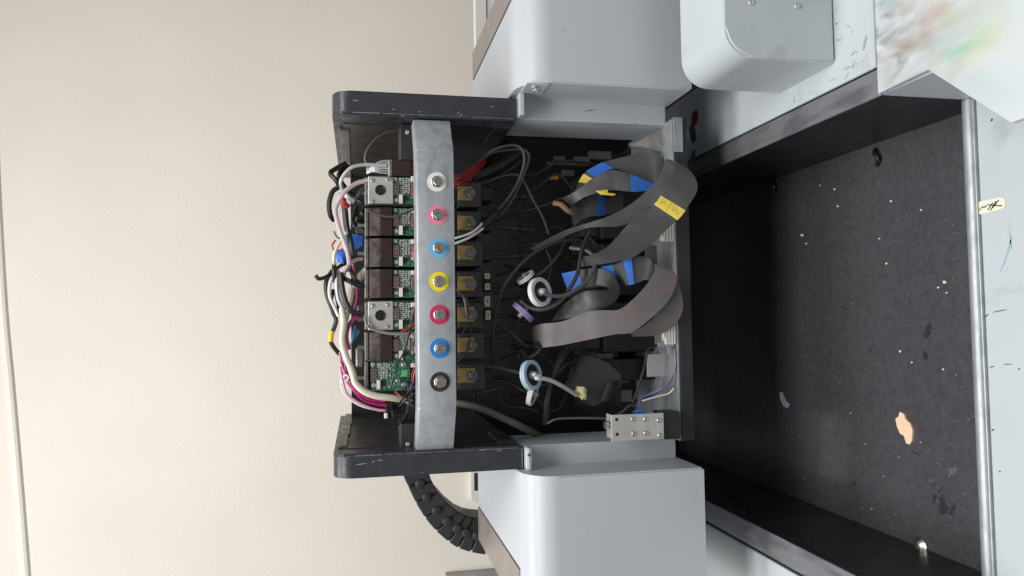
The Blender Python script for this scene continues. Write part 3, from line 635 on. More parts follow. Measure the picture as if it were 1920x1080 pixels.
cable('cable', 'E', [(-10, 530, .96), (150, 462, .955), (290, 437, .95), (360, 480, .95), (440, 640, .955), (530, 800, .96), (578, 940, .965)], 2.4, GRY, 'thin dark cable running down to the ribbon strands')
cable('cable', 'E', [(0, 520, .97), (120, 508, .965), (230, 525, .965), (300, 600, .965), (330, 720, .97), (352, 860, .975)], 2.6, DARK2, 'dark cable hanging below the white ring clamp')
cable('cable', 'E', [(40, 540, .98), (140, 560, .975), (240, 600, .98)], 3, DARK2, 'short dark cable beside the white ring clamp')
cable('wire', 'B', [(1215, 705, .94), (1350, 660, .93), (1420, 610, .93), (1462, 568, .935)], 2.4, WHTW, 'upper white wire leaving the crossbar', 'wire')
cable('wire', 'B', [(1215, 752, .94), (1340, 700, .93), (1420, 650, .93), (1468, 615, .935)], 2.4, WHTW, 'lower white wire leaving the crossbar', 'wire')
cable('sheath', 'B', [(1455, 600, .938), (1500, 560, .936), (1560, 500, .938), (1600, 470, .942)], 7, BLK, 'black shrink sheath joining the two white wires', 'sheath')
cable('cable', 'F', [(112, 1100, .955), (108, 900, .95), (135, 640, .94), (220, 410, .932), (370, 225, .93), (545, 105, .932), (720, 52, .94), (880, 60, .95), (1000, 130, .96)], 3.4, DARK2, 'long black cable arching over the white filters')
cable('cable', 'F', [(720, 70, .955), (650, 190, .945), (570, 280, .94), (460, 360, .94)], 3.4, DARK2, 'dark cable running into the upper white filter')
cable('cable', 'F', [(930, -30, .935), (860, 120, .925), (830, 300, .92), (790, 400, .918), (735, 480, .92)], 4, DARK2, 'dark cable crossing in front of the blue taped ribbon')
cable('tube', 'F', [(760, 110, .94), (900, 135, .925), (970, 205, .918), (950, 320, .915), (860, 430, .913), (720, 510, .913), (600, 515, .916), (540, 495, .92)], 4.2, GRY, 'grey tube bending round into the white ring filter', 'tube')
cable('tube', 'F', [(720, 525, .925), (640, 590, .922), (520, 632, .922), (410, 612, .928), (340, 560, .935)], 3.6, GRY, 'grey tube curving under the white ring filter', 'tube')
cable('cable', 'F', [(560, 130, .96), (600, 230, .955), (590, 330, .95), (560, 430, .945)], 2.2, DARK2, 'thin dark cable behind the white ring filter')
cable('cable', 'F', [(140, 760, .95), (230, 800, .945), (320, 880, .945), (390, 950, .95)], 3.6, DARK2, 'dark hose leading down to the black elbow', 'hose')
cable('cable', 'F', [(200, 560, .955), (280, 640, .95), (330, 720, .95), (260, 790, .955), (130, 840, .96)], 2.8, DARK2, 'dark hose looping round the violet filter', 'hose')
cable('hose', 'F', [(330, 1040, .95), (345, 980, .945), (400, 1030, .942), (470, 1010, .94), (510, 950, .94), (480, 910, .945)], 5, BLK, 'ribbed black hose elbow above the pale blue filter', 'hose', rib=.12, n=10)
cable('cable', 'G', [(-20, 300, .955), (150, 310, .945), (250, 335, .94), (340, 355, .935)], 3.4, GRY, 'dark grey hose entering the pale blue filter', 'hose')
cable('cable', 'G', [(-10, 420, .955), (150, 425, .95), (260, 450, .948), (380, 510, .945)], 3.2, DARK2, 'dark hose passing behind the pale blue filter', 'hose')
cable('tube', 'G', [(455, 390, .918), (520, 402, .912), (600, 420, .91), (700, 470, .91), (820, 545, .915)], 4.2, LGRY, 'grey clear tube from the pale blue filter to the yellowed clip', 'tube')
o = mk('tube_nut', sweep(BM(), [ZP('G', *p) for p in ((465, 392, .917), (490, 397, .915), (515, 402, .912))], .0042, 6, 2), TUBEC, None); tag(o, 'clear nut on the pale blue filter outlet', 'nut')
e = wad('tape_clip', 'G', [(810, 530), (830, 470), (880, 478), (905, 500), (895, 545), (900, 575), (865, 580)], .918, M('yellowed_clip', C(204, 196, 140), .5), 'yellowed clip at the end of the grey clear tube', .006, 'clip')
cable('cable', 'G', [(1110, 742, .93), (950, 738, .935), (800, 738, .94), (650, 745, .945), (565, 785, .95)], 2.3, GRY, 'thin grey cable lying along the left lamp housing')
cable('cable', 'G', [(1150, 715, .915), (1210, 680, .915), (1265, 632, .918), (1330, 640, .92)], 2.5, GRY, 'short grey cable behind the steel bracket')
for q in range(3):
    cable('wire', 'G', [(1640+q*6, 150, .904), (1648+q*4, 300, .903), (1595-q*4, 460, .905), (1450, 528+q*12, .92), (1345-q*8, 580+q*5, .918), (1330-q*6, 690, .92)], 1.5, (LGRY, BLUEW, PURW)[q], ('pale grey', 'blue', 'purple')[q]+' wire sweeping along the bottom plate', 'wire')
cable('wire', 'G', [(1635, 488), (1590, 530), (1480, 560), (1370, 592)], 1.6, WHTW, 'white wire curling on the bottom plate', 'wire', Y=.904)
cable('cable', 'G', [(1530, 118, .91), (1420, 155, .91), (1392, 280, .912), (1350, 430, .914), (1290, 610, .916)], 3, BLK, 'black cable hanging from the small plug on the plate')
wad('tape_flag', 'G', [(1290, 690), (1330, 665), (1380, 672), (1420, 700), (1350, 715)], .912, BTAPE, 'blue tape scrap above the steel bracket')
W = [ZP('D', *p) for p in ((1020, 420, .965), (1180, 455, .955), (1330, 515, .95), (1500, 595, .955), (1620, 655, .99), (1700, 700, 1.04))]
bm = BM(); sweep(bm, W, .0048, 10, 6); tag(mk('sleeve', bm, M('grey_braid', C(98, 97, 92), .55, bump=.4, bscale=1200), None, True), 'grey braided sleeve running down beside the left side panel', 'sleeve')
for q in range(3):
    cable('cable', 'G', [(700+q*40, 130, .955), (650+q*15, 280, .95), (590+q*10, 450, .95), (555+q*12, 600, .952), (540+q*14, 790, .96)], 3, BLK if q != 1 else DARK2, ('leftmost black', 'middle charcoal', 'rightmost black')[q]+' cable of the vertical bundle beside the dark wrapped block', 'cable', 'vertical cable bundle')
cable('cable', 'G', [(-30, 525, .96), (80, 505, .958), (200, 470, .958)], 2, GRY, 'thin grey wire below the black ring clamp', 'wire')
cable('cable', 'G', [(150, 480, .965), (190, 600, .96), (240, 640, .96), (380, 650, .96), (500, 680, .965)], 2.2, DARK2, 'thin dark cable under the pale blue filter')
cable('cable', 'C', [(1235, 300, .95), (1300, 370, .93), (1320, 450, .928), (1330, 540, .93)], 4.4, GRY, 'grey cable bent over the crimson ring clamp')
cable('wire', 'C', [(1230, 760, .945), (1290, 690, .935), (1345, 600, .93), (1355, 700, .93), (1320, 860, .935), (1240, 950, .945)], 1.5, BLK, 'thin black wire looping over the blue ring clamp', 'wire')
for q, (x, y, h) in enumerate(((1490, 155, 50), (1490, 245, 60), (1490, 360, 95), (1495, 490, 85))):
    e = tag(mk('socket', pbox(BM(), x, x+42, y, y+h, .934, .012, .0006, 'C'), M('ivory_socket', C(170, 160, 146), .5)), ('small ivory socket highest of four below the yellow ring clamp', 'ivory socket second of four below the yellow ring clamp', 'tall ivory socket third of four below the crimson ring clamp', 'white socket with dark hole beside the crimson ring clamp')[q], 'socket')
    mk('pin_hole', pbox(BM(), x+14, x+26, y+h*.4, y+h*.6, .9336, .002, 0, 'C'), CHIP, e)

# ------------------------------------------------------------------ filters
def filt(k, x, y, rpx, ax, Y, mat, label, ring=True):
    c = ZP(k, x, y, Y); r = rpx*PXM(Y); ax = Vector(ax).normalized()
    e = empty('filter', c-Vector((0, 0, r)), label, 'filter')
    w = r*.20
    bm = disc(BM(), c, ax, [(r*.72, -w), (r*.96, -w), (r, -w*.8), (r, -w*.15), (r*.97, 0), (r, w*.15), (r, w*.8), (r*.96, w), (r*.72, w), (r*.72, -w)], 36); mk('rim', bm, mat, e, True)
    mk('membrane', disc(BM(), c, ax, [(0, -w*.3), (r*.725, -w*.3), (r*.725, w*.3), (0, w*.3)], 30), MEMB, e)
    mk('port', disc(BM(), c, ax, [(r*.17, -w*2.4), (r*.22, -w*1.2), (r*.3, -w*.4), (r*.3, w*.4), (r*.22, w*1.2), (r*.17, w*2.4), (0, w*2.4)], 10), TUBEC, e, True)
    return e
filt('F', 505, 485, 28.5, (.14, -.85, -.52), .925, FILW, 'white ring filter facing the camera in the middle of the cables')
filt('F', 385, 360, 19, (-.75, .12, -.6), .945, FILW, 'white filter seen edge on above the white ring filter')
filt('F', 362, 655, 25, (-.75, .10, .68), .94, FILV, 'violet stained filter seen edge on beside the ribbon')
filt('G', 430, 375, 29, (.14, -.78, -.65), .922, FILB, 'pale blue ring filter on the clear grey tube')
filt('G', 445, 530, 24, (-.3, -.45, -.85), .945, FILW, 'greyish white filter tucked behind the pale blue one')

# ------------------------------------------------------------------ ribbon cables
def ribbon(k, st, mat, label, tapes=(), n=8):
    o = tag(mk('ribbon_cable', ribbon_bm(BM(), k, st, .0009, n), mat, None, True), label, 'ribbon cable')
    for a, b, m in tapes: mk('tape', ribbon_bm(BM(), k, st, .0009, n, .0005, (a, b)), m, o, True)
    return o
ribbon('E', [(690, 640, 770, 700, .955), (820, 570, 860, 640, .94), (950, 470, 1000, 590, .93), (1110, 400, 1130, 570, .925), (1270, 440, 1270, 582, .92), (1480, 525, 1440, 575, .925), (1560, 560, 1510, 590, .935)], RIB,
       'grey ribbon strand fanning out of the tan stub, blue tape at its end', [(4.0, 5.0, BTAPE)])
ribbon('E', [(800, 580, 850, 600, .955), (835, 500, 940, 520, .95), (900, 410, 975, 465, .945), (1040, 335, 1130, 385, .94), (1210, 290, 1290, 455, .935), (1400, 246, 1440, 520, .93), (1520, 290, 1500, 520, .925), (1560, 370, 1535, 500, .93), (1545, 440, 1510, 520, .945)], RIB,
       'grey ribbon forming the upper loop with yellow and blue tape', [(1.1, 1.85, YTAPE), (2.0, 3.0, BTAPE)])
ribbon('E', [(760, 690, 790, 880, .965), (880, 650, 860, 820, .96), (1000, 600, 960, 790, .955), (1060, 640, 1060, 780, .955), (1200, 600, 1210, 740, .96)], RIBD,
       'shaded ribbon strand under the tan stub with blue tape, both coloured dark as shade', [(2.0, 3.0, M('shaded_blue_tape', C(24, 56, 110), .6))])  # shade on this strand is put into the darker ribbon and tape colours
wad('tape_scrap', 'E', [(980, 575), (1075, 565), (1080, 590), (1145, 600), (1135, 615), (1060, 610), (1020, 605)], .918, YTAPE, 'torn yellow tape scrap under the blue taped ribbon strand', .002)
cable('stub', 'E', [(620, 680, .95), (680, 690, .945), (740, 740, .945), (780, 760, .95)], 5.5, M('tan_stub', C(128, 100, 76), .6, var=.2), 'tan wrapped stub where the upper ribbons start', 'stub')
ribbon('E', [(420, 1060, 470, 1085, .96), (700, 915, 760, 940, .95), (900, 850, 930, 885, .94), (1080, 790, 1190, 870, .925), (1260, 695, 1340, 790, .912), (1410, 570, 1480, 665, .898), (1510, 450, 1590, 540, .885), (1560, 335, 1640, 410, .876),
             (1575, 308, 1650, 335, .868), (1640, 330, 1760, 400, .858), (1640, 400, 1825, 490, .852), (1590, 530, 1825, 590, .852), (1530, 618, 1730, 738, .855), (1470, 692, 1662, 820, .858), (1275, 835, 1540, 935, .868), (1160, 960, 1430, 1040, .88), (1060, 1060, 1270, 1140, .892), (930, 1120, 1040, 1190, .91), (840, 1130, 860, 1215, .93)], RIB,
       'big grey ribbon looping lowest right with yellow marked tape', [(12.0, 13.0, YTAPE)])
ribbon('F', [(1300, 860, 1260, 830, .93), (1500, 845, 1380, 770, .905), (1640, 765, 1480, 680, .888), (1712, 620, 1590, 540, .876), (1690, 460, 1650, 400, .868), (1655, 370, 1600, 330, .862), (1640, 318, 1480, 250, .858), (1660, 390, 1472, 320, .858), (1585, 560, 1400, 430, .862), (1440, 705, 1290, 545, .87), (1280, 822, 1170, 632, .88), (1130, 842, 1020, 637, .89), (900, 890, 890, 655, .905), (700, 930, 700, 730, .92), (540, 952, 525, 752, .935), (480, 955, 465, 770, .955), (450, 960, 440, 800, .99), (460, 960, 450, 820, 1.04)], RIBP,
       'dusty pinkish grey ribbon with a crease, forming the lower loop')
ribbon('F', [(1470, 330, 1440, 400, .885), (1440, 210, 1400, 380, .893), (1330, 180, 1330, 405, .90), (1220, 215, 1270, 420, .905), (1100, 260, 1160, 440, .915), (950, 280, 990, 440, .925), (830, 300, 870, 450, .935), (690, 330, 740, 470, .945)], RIBD,
       'dark ribbon bundle between the loops wrapped in three blue tapes', [(2.5, 3.2, BTAPE), (3.9, 4.5, BTAPE), (6.0, 7.0, BTAPE)])
ribbon('F', [(1000, 285, 980, 420, .915), (1110, 330, 1060, 440, .905), (1180, 465, 1080, 470, .90), (1110, 585, 980, 470, .905), (850, 680, 850, 490, .925), (600, 735, 690, 600, .945)], RIBD,
       'dark folded ribbon sheath under the dark ribbon bundle')
# dark wrapped block in the lower left of the inside
bm = BM(); pts = [ZP('G', x, y, .935) for x, y in ((820, 500), (930, 215), (1070, 265), (1190, 370), (1180, 480), (1060, 590), (960, 640))]
prism(bm, pts, (0, .05, .004)); e = tag(mk('wrapped_block', bm, RIBD), 'black tape wrapped block behind the yellowed clip', 'block')
mk('wrap_fold', ribbon_bm(BM(), 'G', [(1070, 420, 1010, 590, .932), (1130, 440, 1080, 600, .93), (1190, 400, 1180, 640, .94)], .002), DARK, e)
# ------------------------------------------------------------------ things on the bottom plate
e = empty('steel_bracket', ZP('G', 1330, 915, .885), 'steel bracket with six screws at the lower left of the carriage', 'bracket')
p = mk('plate', pbox(BM(), 1108, 1555, 712, 915, .878, .0035, .0006, 'G'), SILV, e)
for x, y in ((1293, 747), (1397, 745), (1510, 757), (1297, 870), (1400, 865), (1517, 885)): mk('screw', screw_bm(BM(), ZP('G', x, y, .878), .0031), STEEL, p, True)
for x, y in ((1153, 750), (1157, 875)): mk('hole', disc(BM(), ZP('G', x, y, .878), (0, -1, 0), [(.0021, -.0005), (.0021, .0003), (0, .0003)], 14), CHIP, p)
mk('flange', pbox(BM(), 1108, 1125, 712, 915, .8816, .02, .0004, 'G'), SILV, e)
mk('slide_block', pbox(BM(), 1535, 1695, 690, 912, .8818, .03, .001, 'G'), CHIP, e)
mk('adjusting_screw', disc(BM(), ZP('G', 1100, 795, .888), (0, 0, 1), [(.0022, -.002), (.0022, .003), (.005, .0032), (.005, .008), (0, .008)], 12), STEEL, e, True)
def socketstrip(k, x0, x1, y0, y1, Y, label):
    o = tag(mk('connector_socket', pbox(BM(), x0, x1, y0, y1, Y, .012, .0008, k), WHITEP), label, 'connector')
    mk('latch', pbox(BM(), x0-14, x0+2, y0+(y1-y0)*.3, y0+(y1-y0)*.7, Y-.001, .006, .0004, k), WHITEP, o)
    for q in range(3):
        xx = x0+(x1-x0)*(.25+.25*q); mk('groove', pbox(BM(), xx-3, xx+3, y0+5, y1-5, Y-.0004, .001, 0, k), DARK2, o)
    return o
socketstrip('E', 1545, 1640, 850, 1000, .901, 'white connector socket on the plate under the big ribbon loop')
socketstrip('F', 1560, 1655, 740, 925, .901, 'white connector socket on the plate under the dusty ribbon')
o = tag(mk('plug', pbox(BM(), 1510, 1640, 98, 135, .903, .008, .0008, 'G'), LGRY), 'small grey plug below the lower white socket', 'plug')
mk('plug_tail', pbox(BM(), 1585, 1615, 130, 200, .904, .004, .0006, 'G'), LGRY, o)
tag(mk('grey_block', pbox(BM(), 1000, 1128, 190, 275, .985, .03, .001, 'G'), M('mid_grey', C(92, 92, 92), .5)), 'plain grey block behind the wrapped block', 'block')
tag(mk('grey_block', pbox(BM(), 1145, 1262, 345, 440, .98, .03, .001, 'G'), MATS['mid_grey']), 'grey block next to the light metal plate', 'block')
tag(mk('grey_block', pbox(BM(), 1200, 1285, 500, 600, .97, .03, .001, 'G'), MATS['mid_grey']), 'lowest grey block above the blue tape scrap', 'block')
tag(mk('metal_panel', pbox(BM(), 1410, 1590, 200, 385, .955, .003, .0006, 'G'), M('lit_plate_tone', C(168, 166, 164), .5, var=.15, scale=60)), 'pale panel added for the lit top of the bottom plate', 'panel')  # added panel, its pale colour stands for light on the plate top
tag(mk('metal_panel', pbox(BM(), 1395, 1600, 90, 330, .96, .003, .0006, 'F'), M('sooty_metal', C(84, 84, 84), .5, var=.4, scale=90)), 'sooty metal panel under the big ribbon loop', 'panel')
tag(mk('circuit_strip', pbox(BM(), 570, 925, 328, 362, 1.03, .004, 0, 'E'), M('tan_strip', C(106, 84, 58), .5)), 'tan circuit strip deep inside near the right lamp housing', 'circuit board')
for q, (x0, x1, y0, y1) in enumerate(((630, 720, 280, 320), (800, 930, 282, 330), (925, 1110, 235, 310), (700, 800, 395, 450))):
    tag(mk('grey_module', pbox(BM(), x0, x1, y0, y1, 1.02, .01, .0008, 'E'), MATS['mid_grey']), ('small grey module leftmost of the row above the tan strip', 'grey module in the middle of the row above the tan strip', 'wide grey module rightmost of the row above the tan strip', 'grey module just below the tan strip')[q], 'module')
tag(mk('yellow_relay', pbox(BM(), 605, 665, 448, 478, 1.0, .01, .0006, 'E'), M('mustard', C(176, 140, 30), .5)), 'tiny mustard relay deep inside the carriage', 'relay')
wad('corner_plate', 'E', [(1265, 190), (1420, 110), (1520, 30), (1620, 15), (1625, 300), (1540, 250), (1400, 215)], .935, M('dusty_metal', C(140, 138, 134), .55, var=.25, scale=60, dirt=C(90, 88, 84), dscale=60), 'dusty metal corner plate between right lamp housing and bottom plate', .006, 'plate')

# ================================================================== BEHIND: cable chain, wall fixtures
ch = empty('cable_chain', PY(850, 1030, 1.235), 'black plastic cable chain curving behind the left lamp housing', 'cable chain')
O_ = [ZP('H', x, y, 1.235) for x, y in ((45, -120), (50, 30), (70, 180), (115, 290), (180, 430), (260, 552), (365, 650), (450, 697), (575, 722), (700, 735))]
I_ = [ZP('H', x, y, 1.235) for x, y in ((205, -120), (215, 30), (235, 180), (258, 280), (300, 368), (390, 462), (465, 502), (530, 512), (620, 520), (700, 525))]
oc, ic = crom(O_, 6), crom(I_, 6); CHM = M('chain_plastic', C(46, 46, 48), .5, var=.12, bump=.06)
Ls = list(range(0, len(oc)-4, 4))
for a in Ls:
    b = a+4; g = .06
    o1, o2, i1, i2 = oc[a].lerp(oc[b], g), oc[a].lerp(oc[b], 1-g), ic[a].lerp(ic[b], -g), ic[a].lerp(ic[b], 1+g)
    bm = prism(BM(), [o1, o2, i2, i1], (0, .06, 0)); bmesh.ops.bevel(bm, geom=list(bm.edges), offset=.0015, segments=1, affect='EDGES')
    lk = mk('link', bm, CHM, ch)
    m1, m2 = o1.lerp(i1, .25), o2.lerp(i2, .25); n1, n2 = o1.lerp(i1, .97), o2.lerp(i2, .97)
    bm = prism(BM(), [m1.lerp(m2, .1)-Vector((0, .003, 0)), m1.lerp(m2, .8)-Vector((0, .003, 0)), n1.lerp(n2, .8)-Vector((0, .003, 0)), n1.lerp(n2, .1)-Vector((0, .003, 0))], (0, .004, 0))
    mk('side_plate', bm, CHM, lk)
    c = o1.lerp(o2, .95).lerp(i1.lerp(i2, .95), .5)-Vector((0, .003, 0))
    mk('pin', disc(BM(), c, (0, -1, 0), [(.0075, -.001), (.0075, .003), (.006, .004), (0, .004)], 16), CHM, lk, True)
e = tag(mk('wall_outlet', pbox(BM(), 882, 900, 885, 938, YW-.02, .02, .002), WHITEP), 'white wall raceway piece beside the cable chain', 'raceway')
mk('dark_marks', pbox(BM(), 889, 896, 887, 920, YW-.0212, .002, .0006), DARK2, e)
tag(mk('wall_rail', pbox(BM(), 836, 1300, 1077, 1096, YW-.02, .02, .002), M('grey_rail', C(150, 148, 144), .5)), 'grey rail on the wall at the lower left corner of the left housing', 'rail')
e = empty('beam_end_panel', PY(900, 60, 1.3), 'pale grey beam end panel behind the right lamp housing', 'panel')
mk('panel', pbox(BM(), 889, 960, -120, 112, 1.30, .02, .001), M('off_white_panel', C(222, 221, 217), .5, var=.03), e)
mk('edge_gap', pbox(BM(), 910, 912.5, -120, 46, 1.298, .004, 0), DARK, e)

# ================================================================== SMALL THINGS IN THE TRAY
def flake(k, pts, mat, label, z=FZ, h=.0015, cat='flake', group=None):
    P = []
    for x, y in pts:
        px, py = zp(k, x, y); q = PZ(px, py, z-CZ); P.append(Vector((q.x, q.y, z+.0003)))
    return tag(mk('flake', prism(BM(), P, (0, 0, h)), mat), label, cat, group)
fl = flake('J', [(1270, 203), (1292, 215), (1300, 240), (1325, 265), (1338, 300), (1335, 355), (1322, 376), (1305, 370), (1292, 330), (1272, 318), (1255, 280), (1248, 240), (1264, 228)], M('peach_flake', C(238, 200, 168), .6, var=.08, scale=200, bump=.3), 'peach coloured dried paint flake on the black tray floor', h=.002)
flake('J', [(630, 103), (642, 98), (660, 140), (684, 165), (672, 184), (650, 172), (635, 140)], M('pale_flake', C(172, 190, 194), .5), 'pale blue grey paint scrap on the shaded tray floor')
rs = random.Random(11)
for (x, y) in ((735, 328), (1005, 210), (1260, 442), (1378, 365), (1118, 718), (1068, 715), (1632, 245), (1565, 8), (1080, 375), (760, 555), (1240, 745), (1180, 545), (1186, 905), (960, 918), (880, 885)):
    r = rs.uniform(2, 4); flake('J', [(x+r*math.cos(t)*rs.uniform(.6, 1.1), y+r*math.sin(t)*rs.uniform(.6, 1.1)) for t in [i*1.05 for i in range(6)]], M('white_crumb', C(206, 202, 194), .6), 'tiny pale crumb on the black tray floor', h=.001, cat='crumb', group='crumbs on the tray floor')
ZR['K'] = (1240, 340, 2.8235)
for (x, y, r) in ((1503, 533, 11), (1470, 562, 6), (937, 132, 6), (1220, 105, 7), (1380, 152, 6), (843, 22, 4), (920, 42, 6), (1267, 900, 7), (1330, 958, 5), (1195, 435, 6), (1158, 303, 5), (770, 330, 5), (748, 285, 9), (1497, 995, 6), (1515, 590, 6)):
    flake('K', [(x+r*math.cos(t)*rs.uniform(.6, 1.1), y+r*math.sin(t)*rs.uniform(.6, 1.1)) for t in [i*1.05 for i in range(6)]], MATS['white_crumb'], 'tiny pale crumb on the black tray floor', h=.001, cat='crumb', group='crumbs on the tray floor')
q = PZ(*zp('J', 1380, 915), FZ-CZ); e = empty('tray_bolt', (q.x, q.y, FZ), 'steel bolt head in the tray floor by the left wall', 'bolt')
mk('head', disc(BM(), (q.x, q.y, FZ), (0, 0, 1), [(.0105, -.001), (.0105, .003), (.006, .0065), (0, .0072)], 18), STEEL, e, True)
mk('socket', disc(BM(), (q.x-.002, q.y-.002, FZ+.0062), (0, 0, 1), [(.003, 0), (.003, .001), (0, .001)], 6), DULLST, e)
for (x, y, lab) in ((1650, 293, 'black hook shaped clip on the tray floor near the right wall'), (1456, 346, 'black clip at the right edge of the shaded tray floor')):
    q = PZ(x, y, FZ-CZ); bm = BM(); sweep(bm, [q+Vector((.010, .006, .001)), q+Vector((.004, .002, .006)), q+Vector((-.004, -.002, .005)), q+Vector((-.011, .004, .001))], .0028, 8, 5)
    tag(mk('clip', bm, CHIP, None, True), lab, 'clip')
# label sticker on the front apron
AZ = LZ-.004
bm = BM(); pts = [(1832, 385), (1834, 379), (1874, 370), (1883, 371), (1886, 378), (1885, 388), (1879, 392), (1840, 402), (1834, 399)]
P = [PZ(x, y, AZ-CZ) for x, y in pts]; prism(bm, [Vector((p.x, p.y, AZ+.0002)) for p in P], (0, 0, .0004))
st = tag(mk('sticker', bm, M('sticker_paper', C(226, 224, 204), .5, var=.06)), 'white rounded sticker with scribbled black strokes on the front apron', 'sticker')
def stroke(pts, w, m, nm='pen_stroke'):
    P = [PZ(x, y, AZ-CZ) for x, y in pts]; a, b = P; d = (b-a); n = Vector((-d.y, d.x, 0)).normalized()*w
    bm = prism(BM(), [Vector((v.x, v.y, AZ+.0007)) for v in (a-n, b-n, b+n, a+n)], (0, 0, .0002)); mk(nm, bm, m, st)
for pts in (((1853, 394), (1863, 380)), ((1858, 395), (1869, 377)), ((1862, 390), (1874, 375)), ((1852, 384), (1880, 386))): stroke(pts, .0005, CHIP)
for q in range(5): stroke(((1841+q*2.2, 391-q*.5), (1842.5+q*2.2, 387-q*.5)), .0003, DARK2, 'print_mark')
stroke(((1836, 391), (1840, 394)), .0012, M('lime_mark', C(170, 176, 60), .5), 'print_mark')

# ================================================================== WEAR AND MARKS
def rib_pt(k, st, n, t, u, off):
    E1 = [ZP(k, q[0], q[1], q[4]) for q in st]; E2 = [ZP(k, q[2], q[3], q[5] if len(q) > 5 else q[4]) for q in st]
    A = crom(E1, n); B = crom(E2, n); i = min(int(t*n), len(A)-2); f = t*n-i
    a = A[i].lerp(A[i+1], f); b = B[i].lerp(B[i+1], f); nn = (A[i+1]-A[i]).cross(b-a).normalized()
    if nn.y > 0: nn = -nn
    return a.lerp(b, u)+nn*off
YT = [(1590, 530, 1825, 590, .852), (1530, 618, 1730, 738, .855), (1470, 692, 1662, 820, .858), (1275, 835, 1540, 935, .868)]
big = next(o for o in bpy.data.objects if o.name.startswith('ribbon_cable') and o.get('label', '').startswith('big grey'))
tp = next(c for c in big.children)
ORG[tp.name] = ORG[tp.name]
for pts in (((1.08, .42), (1.45, .40), (1.92, .46)), ((1.25, .08), (1.7, .14), (1.3, .22), (1.75, .30)), ((1.2, .58), (1.65, .62), (1.3, .72), (1.7, .80), (1.35, .9))):
    W = [rib_pt('E', YT, 8, t, u, .0011) for t, u in pts]
    mk('pen_stroke', sweep(BM(), W, .00028, 5, 4), M('pen_faint', C(176, 150, 60), .6), tp)
def scratch(k, a, b, Y, w, mat, parent, nm='scratch'):
    p, q = ZP(k, *a, Y), ZP(k, *b, Y); d = (q-p).normalized(); n = Vector((-d.z, 0, d.x))*w
    m = p.lerp(q, .45)
    return mk(nm, prism(BM(), [p, m-n, q, m+n*.6], (0, .0006, 0)), mat, parent)
INK = M('dark_scuff', C(70, 72, 78), .6); CH = M('chipped_paint', C(168, 170, 174), .5); PINK = M('pink_smudge', C(196, 150, 180), .5)
HB = [o for o in bpy.data.objects if o.name.startswith('inner_block')]
scratch('I', (1091, 209), (1121, 205), .9217, .0006, INK, HB[0])
scratch('I', (1190, 232), (1192, 229), .9217, .0006, INK, HB[0])
HS = [o for o in bpy.data.objects if o.name.startswith('shell') and o.parent in (hr, hl)]
for a, b in (((1058, 54), (1062, 59)), ((1054, 57), (1058, 53)), ((1150, 120), (1155, 121)), ((1250, 40), (1252, 44))): scratch('I', a, b, .8497, .0004, CH, HS[0])
for a, b in (((1296, 925), (1301, 945)), ((1304, 918), (1306, 932)), ((1100, 1000), (1108, 1001)), ((1240, 1040), (1243, 1043))): scratch('I', a, b, .8497, .0004, CH, HS[1])
scratch('I', (1272, 167), (1294, 161), .8496, .0009, PINK, HS[0], 'ink_smudge')
for a, b in (((660, 187), (674, 189)), ((735, 204), (742, 206)), ((856, 214), (863, 208)), ((860, 217), (868, 213)), ((784, 209), (789, 210)), ((920, 200), (926, 199))): scratch('I', a, b, CY-.0004, .0005, CH, spr)
for a, b in (((665, 872), (690, 868)), ((697, 868), (703, 863)), ((706, 864), (719, 862)), ((900, 845), (913, 841)), ((790, 886), (794, 885)), ((640, 874), (650, 876)), ((930, 846), (944, 843))): scratch('I', a, b, CY-.0004, .0005, CH, spl)
# coloured blots and scuffs lying on the right deck, the box and the apron
def blot(pts, z, mat, parent, nm='colour_blot'):
    P = [PZ(x, y, z-CZ) for x, y in pts]; return mk(nm, prism(BM(), [Vector((p.x, p.y, z+.0002)) for p in P], (0, 0, .0003)), mat, parent)
def oval(cx, cy, rx, ry, rot=0, n=12):
    return [(cx+rx*math.cos(t)*math.cos(rot)-ry*math.sin(t)*math.sin(rot), cy+rx*math.cos(t)*math.sin(rot)+ry*math.sin(t)*math.cos(rot)) for t in [i*2*math.pi/n for i in range(n)]]
DK = RZ+.003; rr0 = random.Random(21)
dr = next(o for o in bpy.data.objects if o.name == 'deck')
RBLOT = M('red_blot', C(110, 24, 32), .4, var=.2); KBLOT = M('black_blot', C(34, 30, 34), .35); UBLOT = M('blue_blot', C(40, 84, 140), .4)  # plain red, black and blue tones for the deck blots
blot(oval(1303, 221, 6, 15, .15), DK, RBLOT, dr); blot(oval(1299, 250, 6, 18, -.1), DK, KBLOT, dr); blot(oval(1284, 240, 4, 19, .05), DK, RBLOT, dr)
blot(oval(1300, 292, 3.5, 11, .1), DK, UBLOT, dr); blot(oval(1285, 296, 3, 7, .1), DK, UBLOT, dr)
SM = M('grey_smudge', C(160, 166, 170), .5, var=.2); SM2 = M('pale_teal_smudge', C(152, 188, 194), .5, var=.1)
for a in ((1622, 80, 2, 15, .2), (1572, 75, 3, 2, 0), (1588, 128, 8, 1.2, -.5), (1560, 150, 7, 1, -.5), (1645, 60, 1.4, 9, .1), (1600, 100, 1, 6, .7)): blot(oval(*a), DK, SM, dr)
for q in range(60):
    x, y = rr0.uniform(.247, .343), rr0.uniform(.635, 1.02)
    if x > c0.x-.004 and c0.y-.004 < y < c0.y+.11: continue
    a = rr0.uniform(0, 3.1); l, w = rr0.uniform(.0006, .0045), rr0.uniform(.0003, .0008)
    P = [Vector((x+l*math.cos(t)*math.cos(a)-w*math.sin(t)*math.sin(a), y+l*math.cos(t)*math.sin(a)+w*math.sin(t)*math.cos(a), DK+.0002)) for t in [i*.785 for i in range(8)]]
    mk('scuff', prism(BM(), P, (0, 0, .0002)), SM if q % 6 else INK, dr)
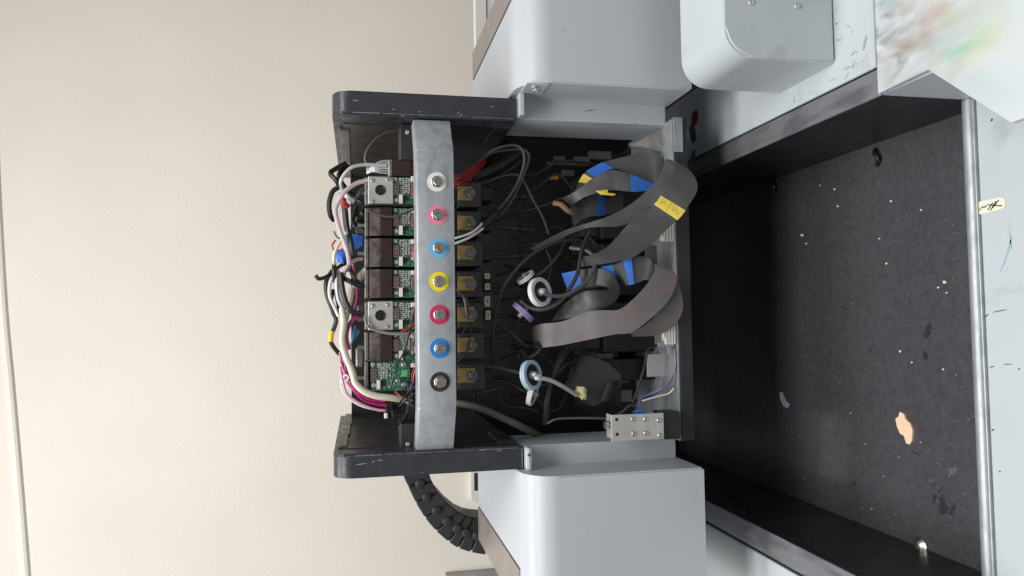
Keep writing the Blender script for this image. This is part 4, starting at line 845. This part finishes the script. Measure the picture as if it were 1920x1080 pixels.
ap = next(o for o in bpy.data.objects if o.name.startswith('front_apron'))
for a in ((1890, 470, 2, 26, .3), (1895, 450, 1.5, 18, -.1), (1880, 500, 1.2, 12, .5)): blot(oval(*a), LZ-.004, SM2, ap)
for a in ((1850, 592, 5, 1, -.7), (1875, 583, 14, .8, -.2), (1860, 688, 5, .8, -.4), (1890, 683, 8, .8, 0), (1911, 692, 2, 1.4, 0), (1862, 806, 2.2, 1.6, 0), (1875, 884, 1.6, 1.4, 0), (1860, 225, 1.8, 3, .3)): blot(oval(*a), LZ-.004, INK, ap, 'scuff')
tf = next(o for o in bpy.data.objects if o.name.startswith('tray_floor'))
FS = M('dull_smear', C(96, 98, 102), .5, var=.25, scale=140); FD = M('dark_smear', C(22, 22, 24), .4)
rr = random.Random(5)
for q in range(46):                              # swipes and drips dried on the floor
    x = rr.uniform(1560, 1815); y = rr.uniform(420, 1000); a = rr.uniform(-.9, .9)
    blot(oval(x, y, rr.uniform(2, 9), rr.uniform(.4, .8), a, 8), FZ, FS if q % 4 else FD, tf, 'dried_swipe')
def jag(cx, cy, rx, ry, rot=0, n=26):
    return [(cx+k*rx*math.cos(t)*math.cos(rot)-k*ry*math.sin(t)*math.sin(rot), cy+k*rx*math.cos(t)*math.sin(rot)+k*ry*math.sin(t)*math.cos(rot)) for t, k in [(i*2*math.pi/n, rr.uniform(.45, 1.1)) for i in range(n)]]
FDS = M('soft_dark_smear', C(52, 52, 55), .3, var=.3, scale=200)
for a in ((1768, 948, 9, 22, -.2), (1786, 955, 5, 14, .4), (1752, 935, 4, 12, .2), (1740, 620, 7, 16, .3), (1735, 665, 5, 10, -.3)): blot(jag(*a), FZ, FDS, tf, 'dried_smear')
blot(jag(1787, 884, 9, 13, .5), FZ, M('slate_smear', C(84, 94, 102), .35, var=.25, scale=200), tf, 'dried_smear')
# more dark wiring in the shade
for q in range(16):
    y = 330+q*27+rr.uniform(-8, 8); x0 = 925+rr.uniform(0, 50)
    cable('shaded_cable', 'I', [(x0, y, .985), (x0+40, y+rr.uniform(-14, 14), .975), (x0+85, y+rr.uniform(-30, 30), .972), (x0+130, y+rr.uniform(-40, 40), .985), (x0+190, y+rr.uniform(-40, 40), 1.0)], rr.uniform(1.6, 3.4), (BLK, DARK2, GRY)[q % 3], 'dark cable in the shade between clamps and printheads', 'cable', 'shaded cables inside the carriage')
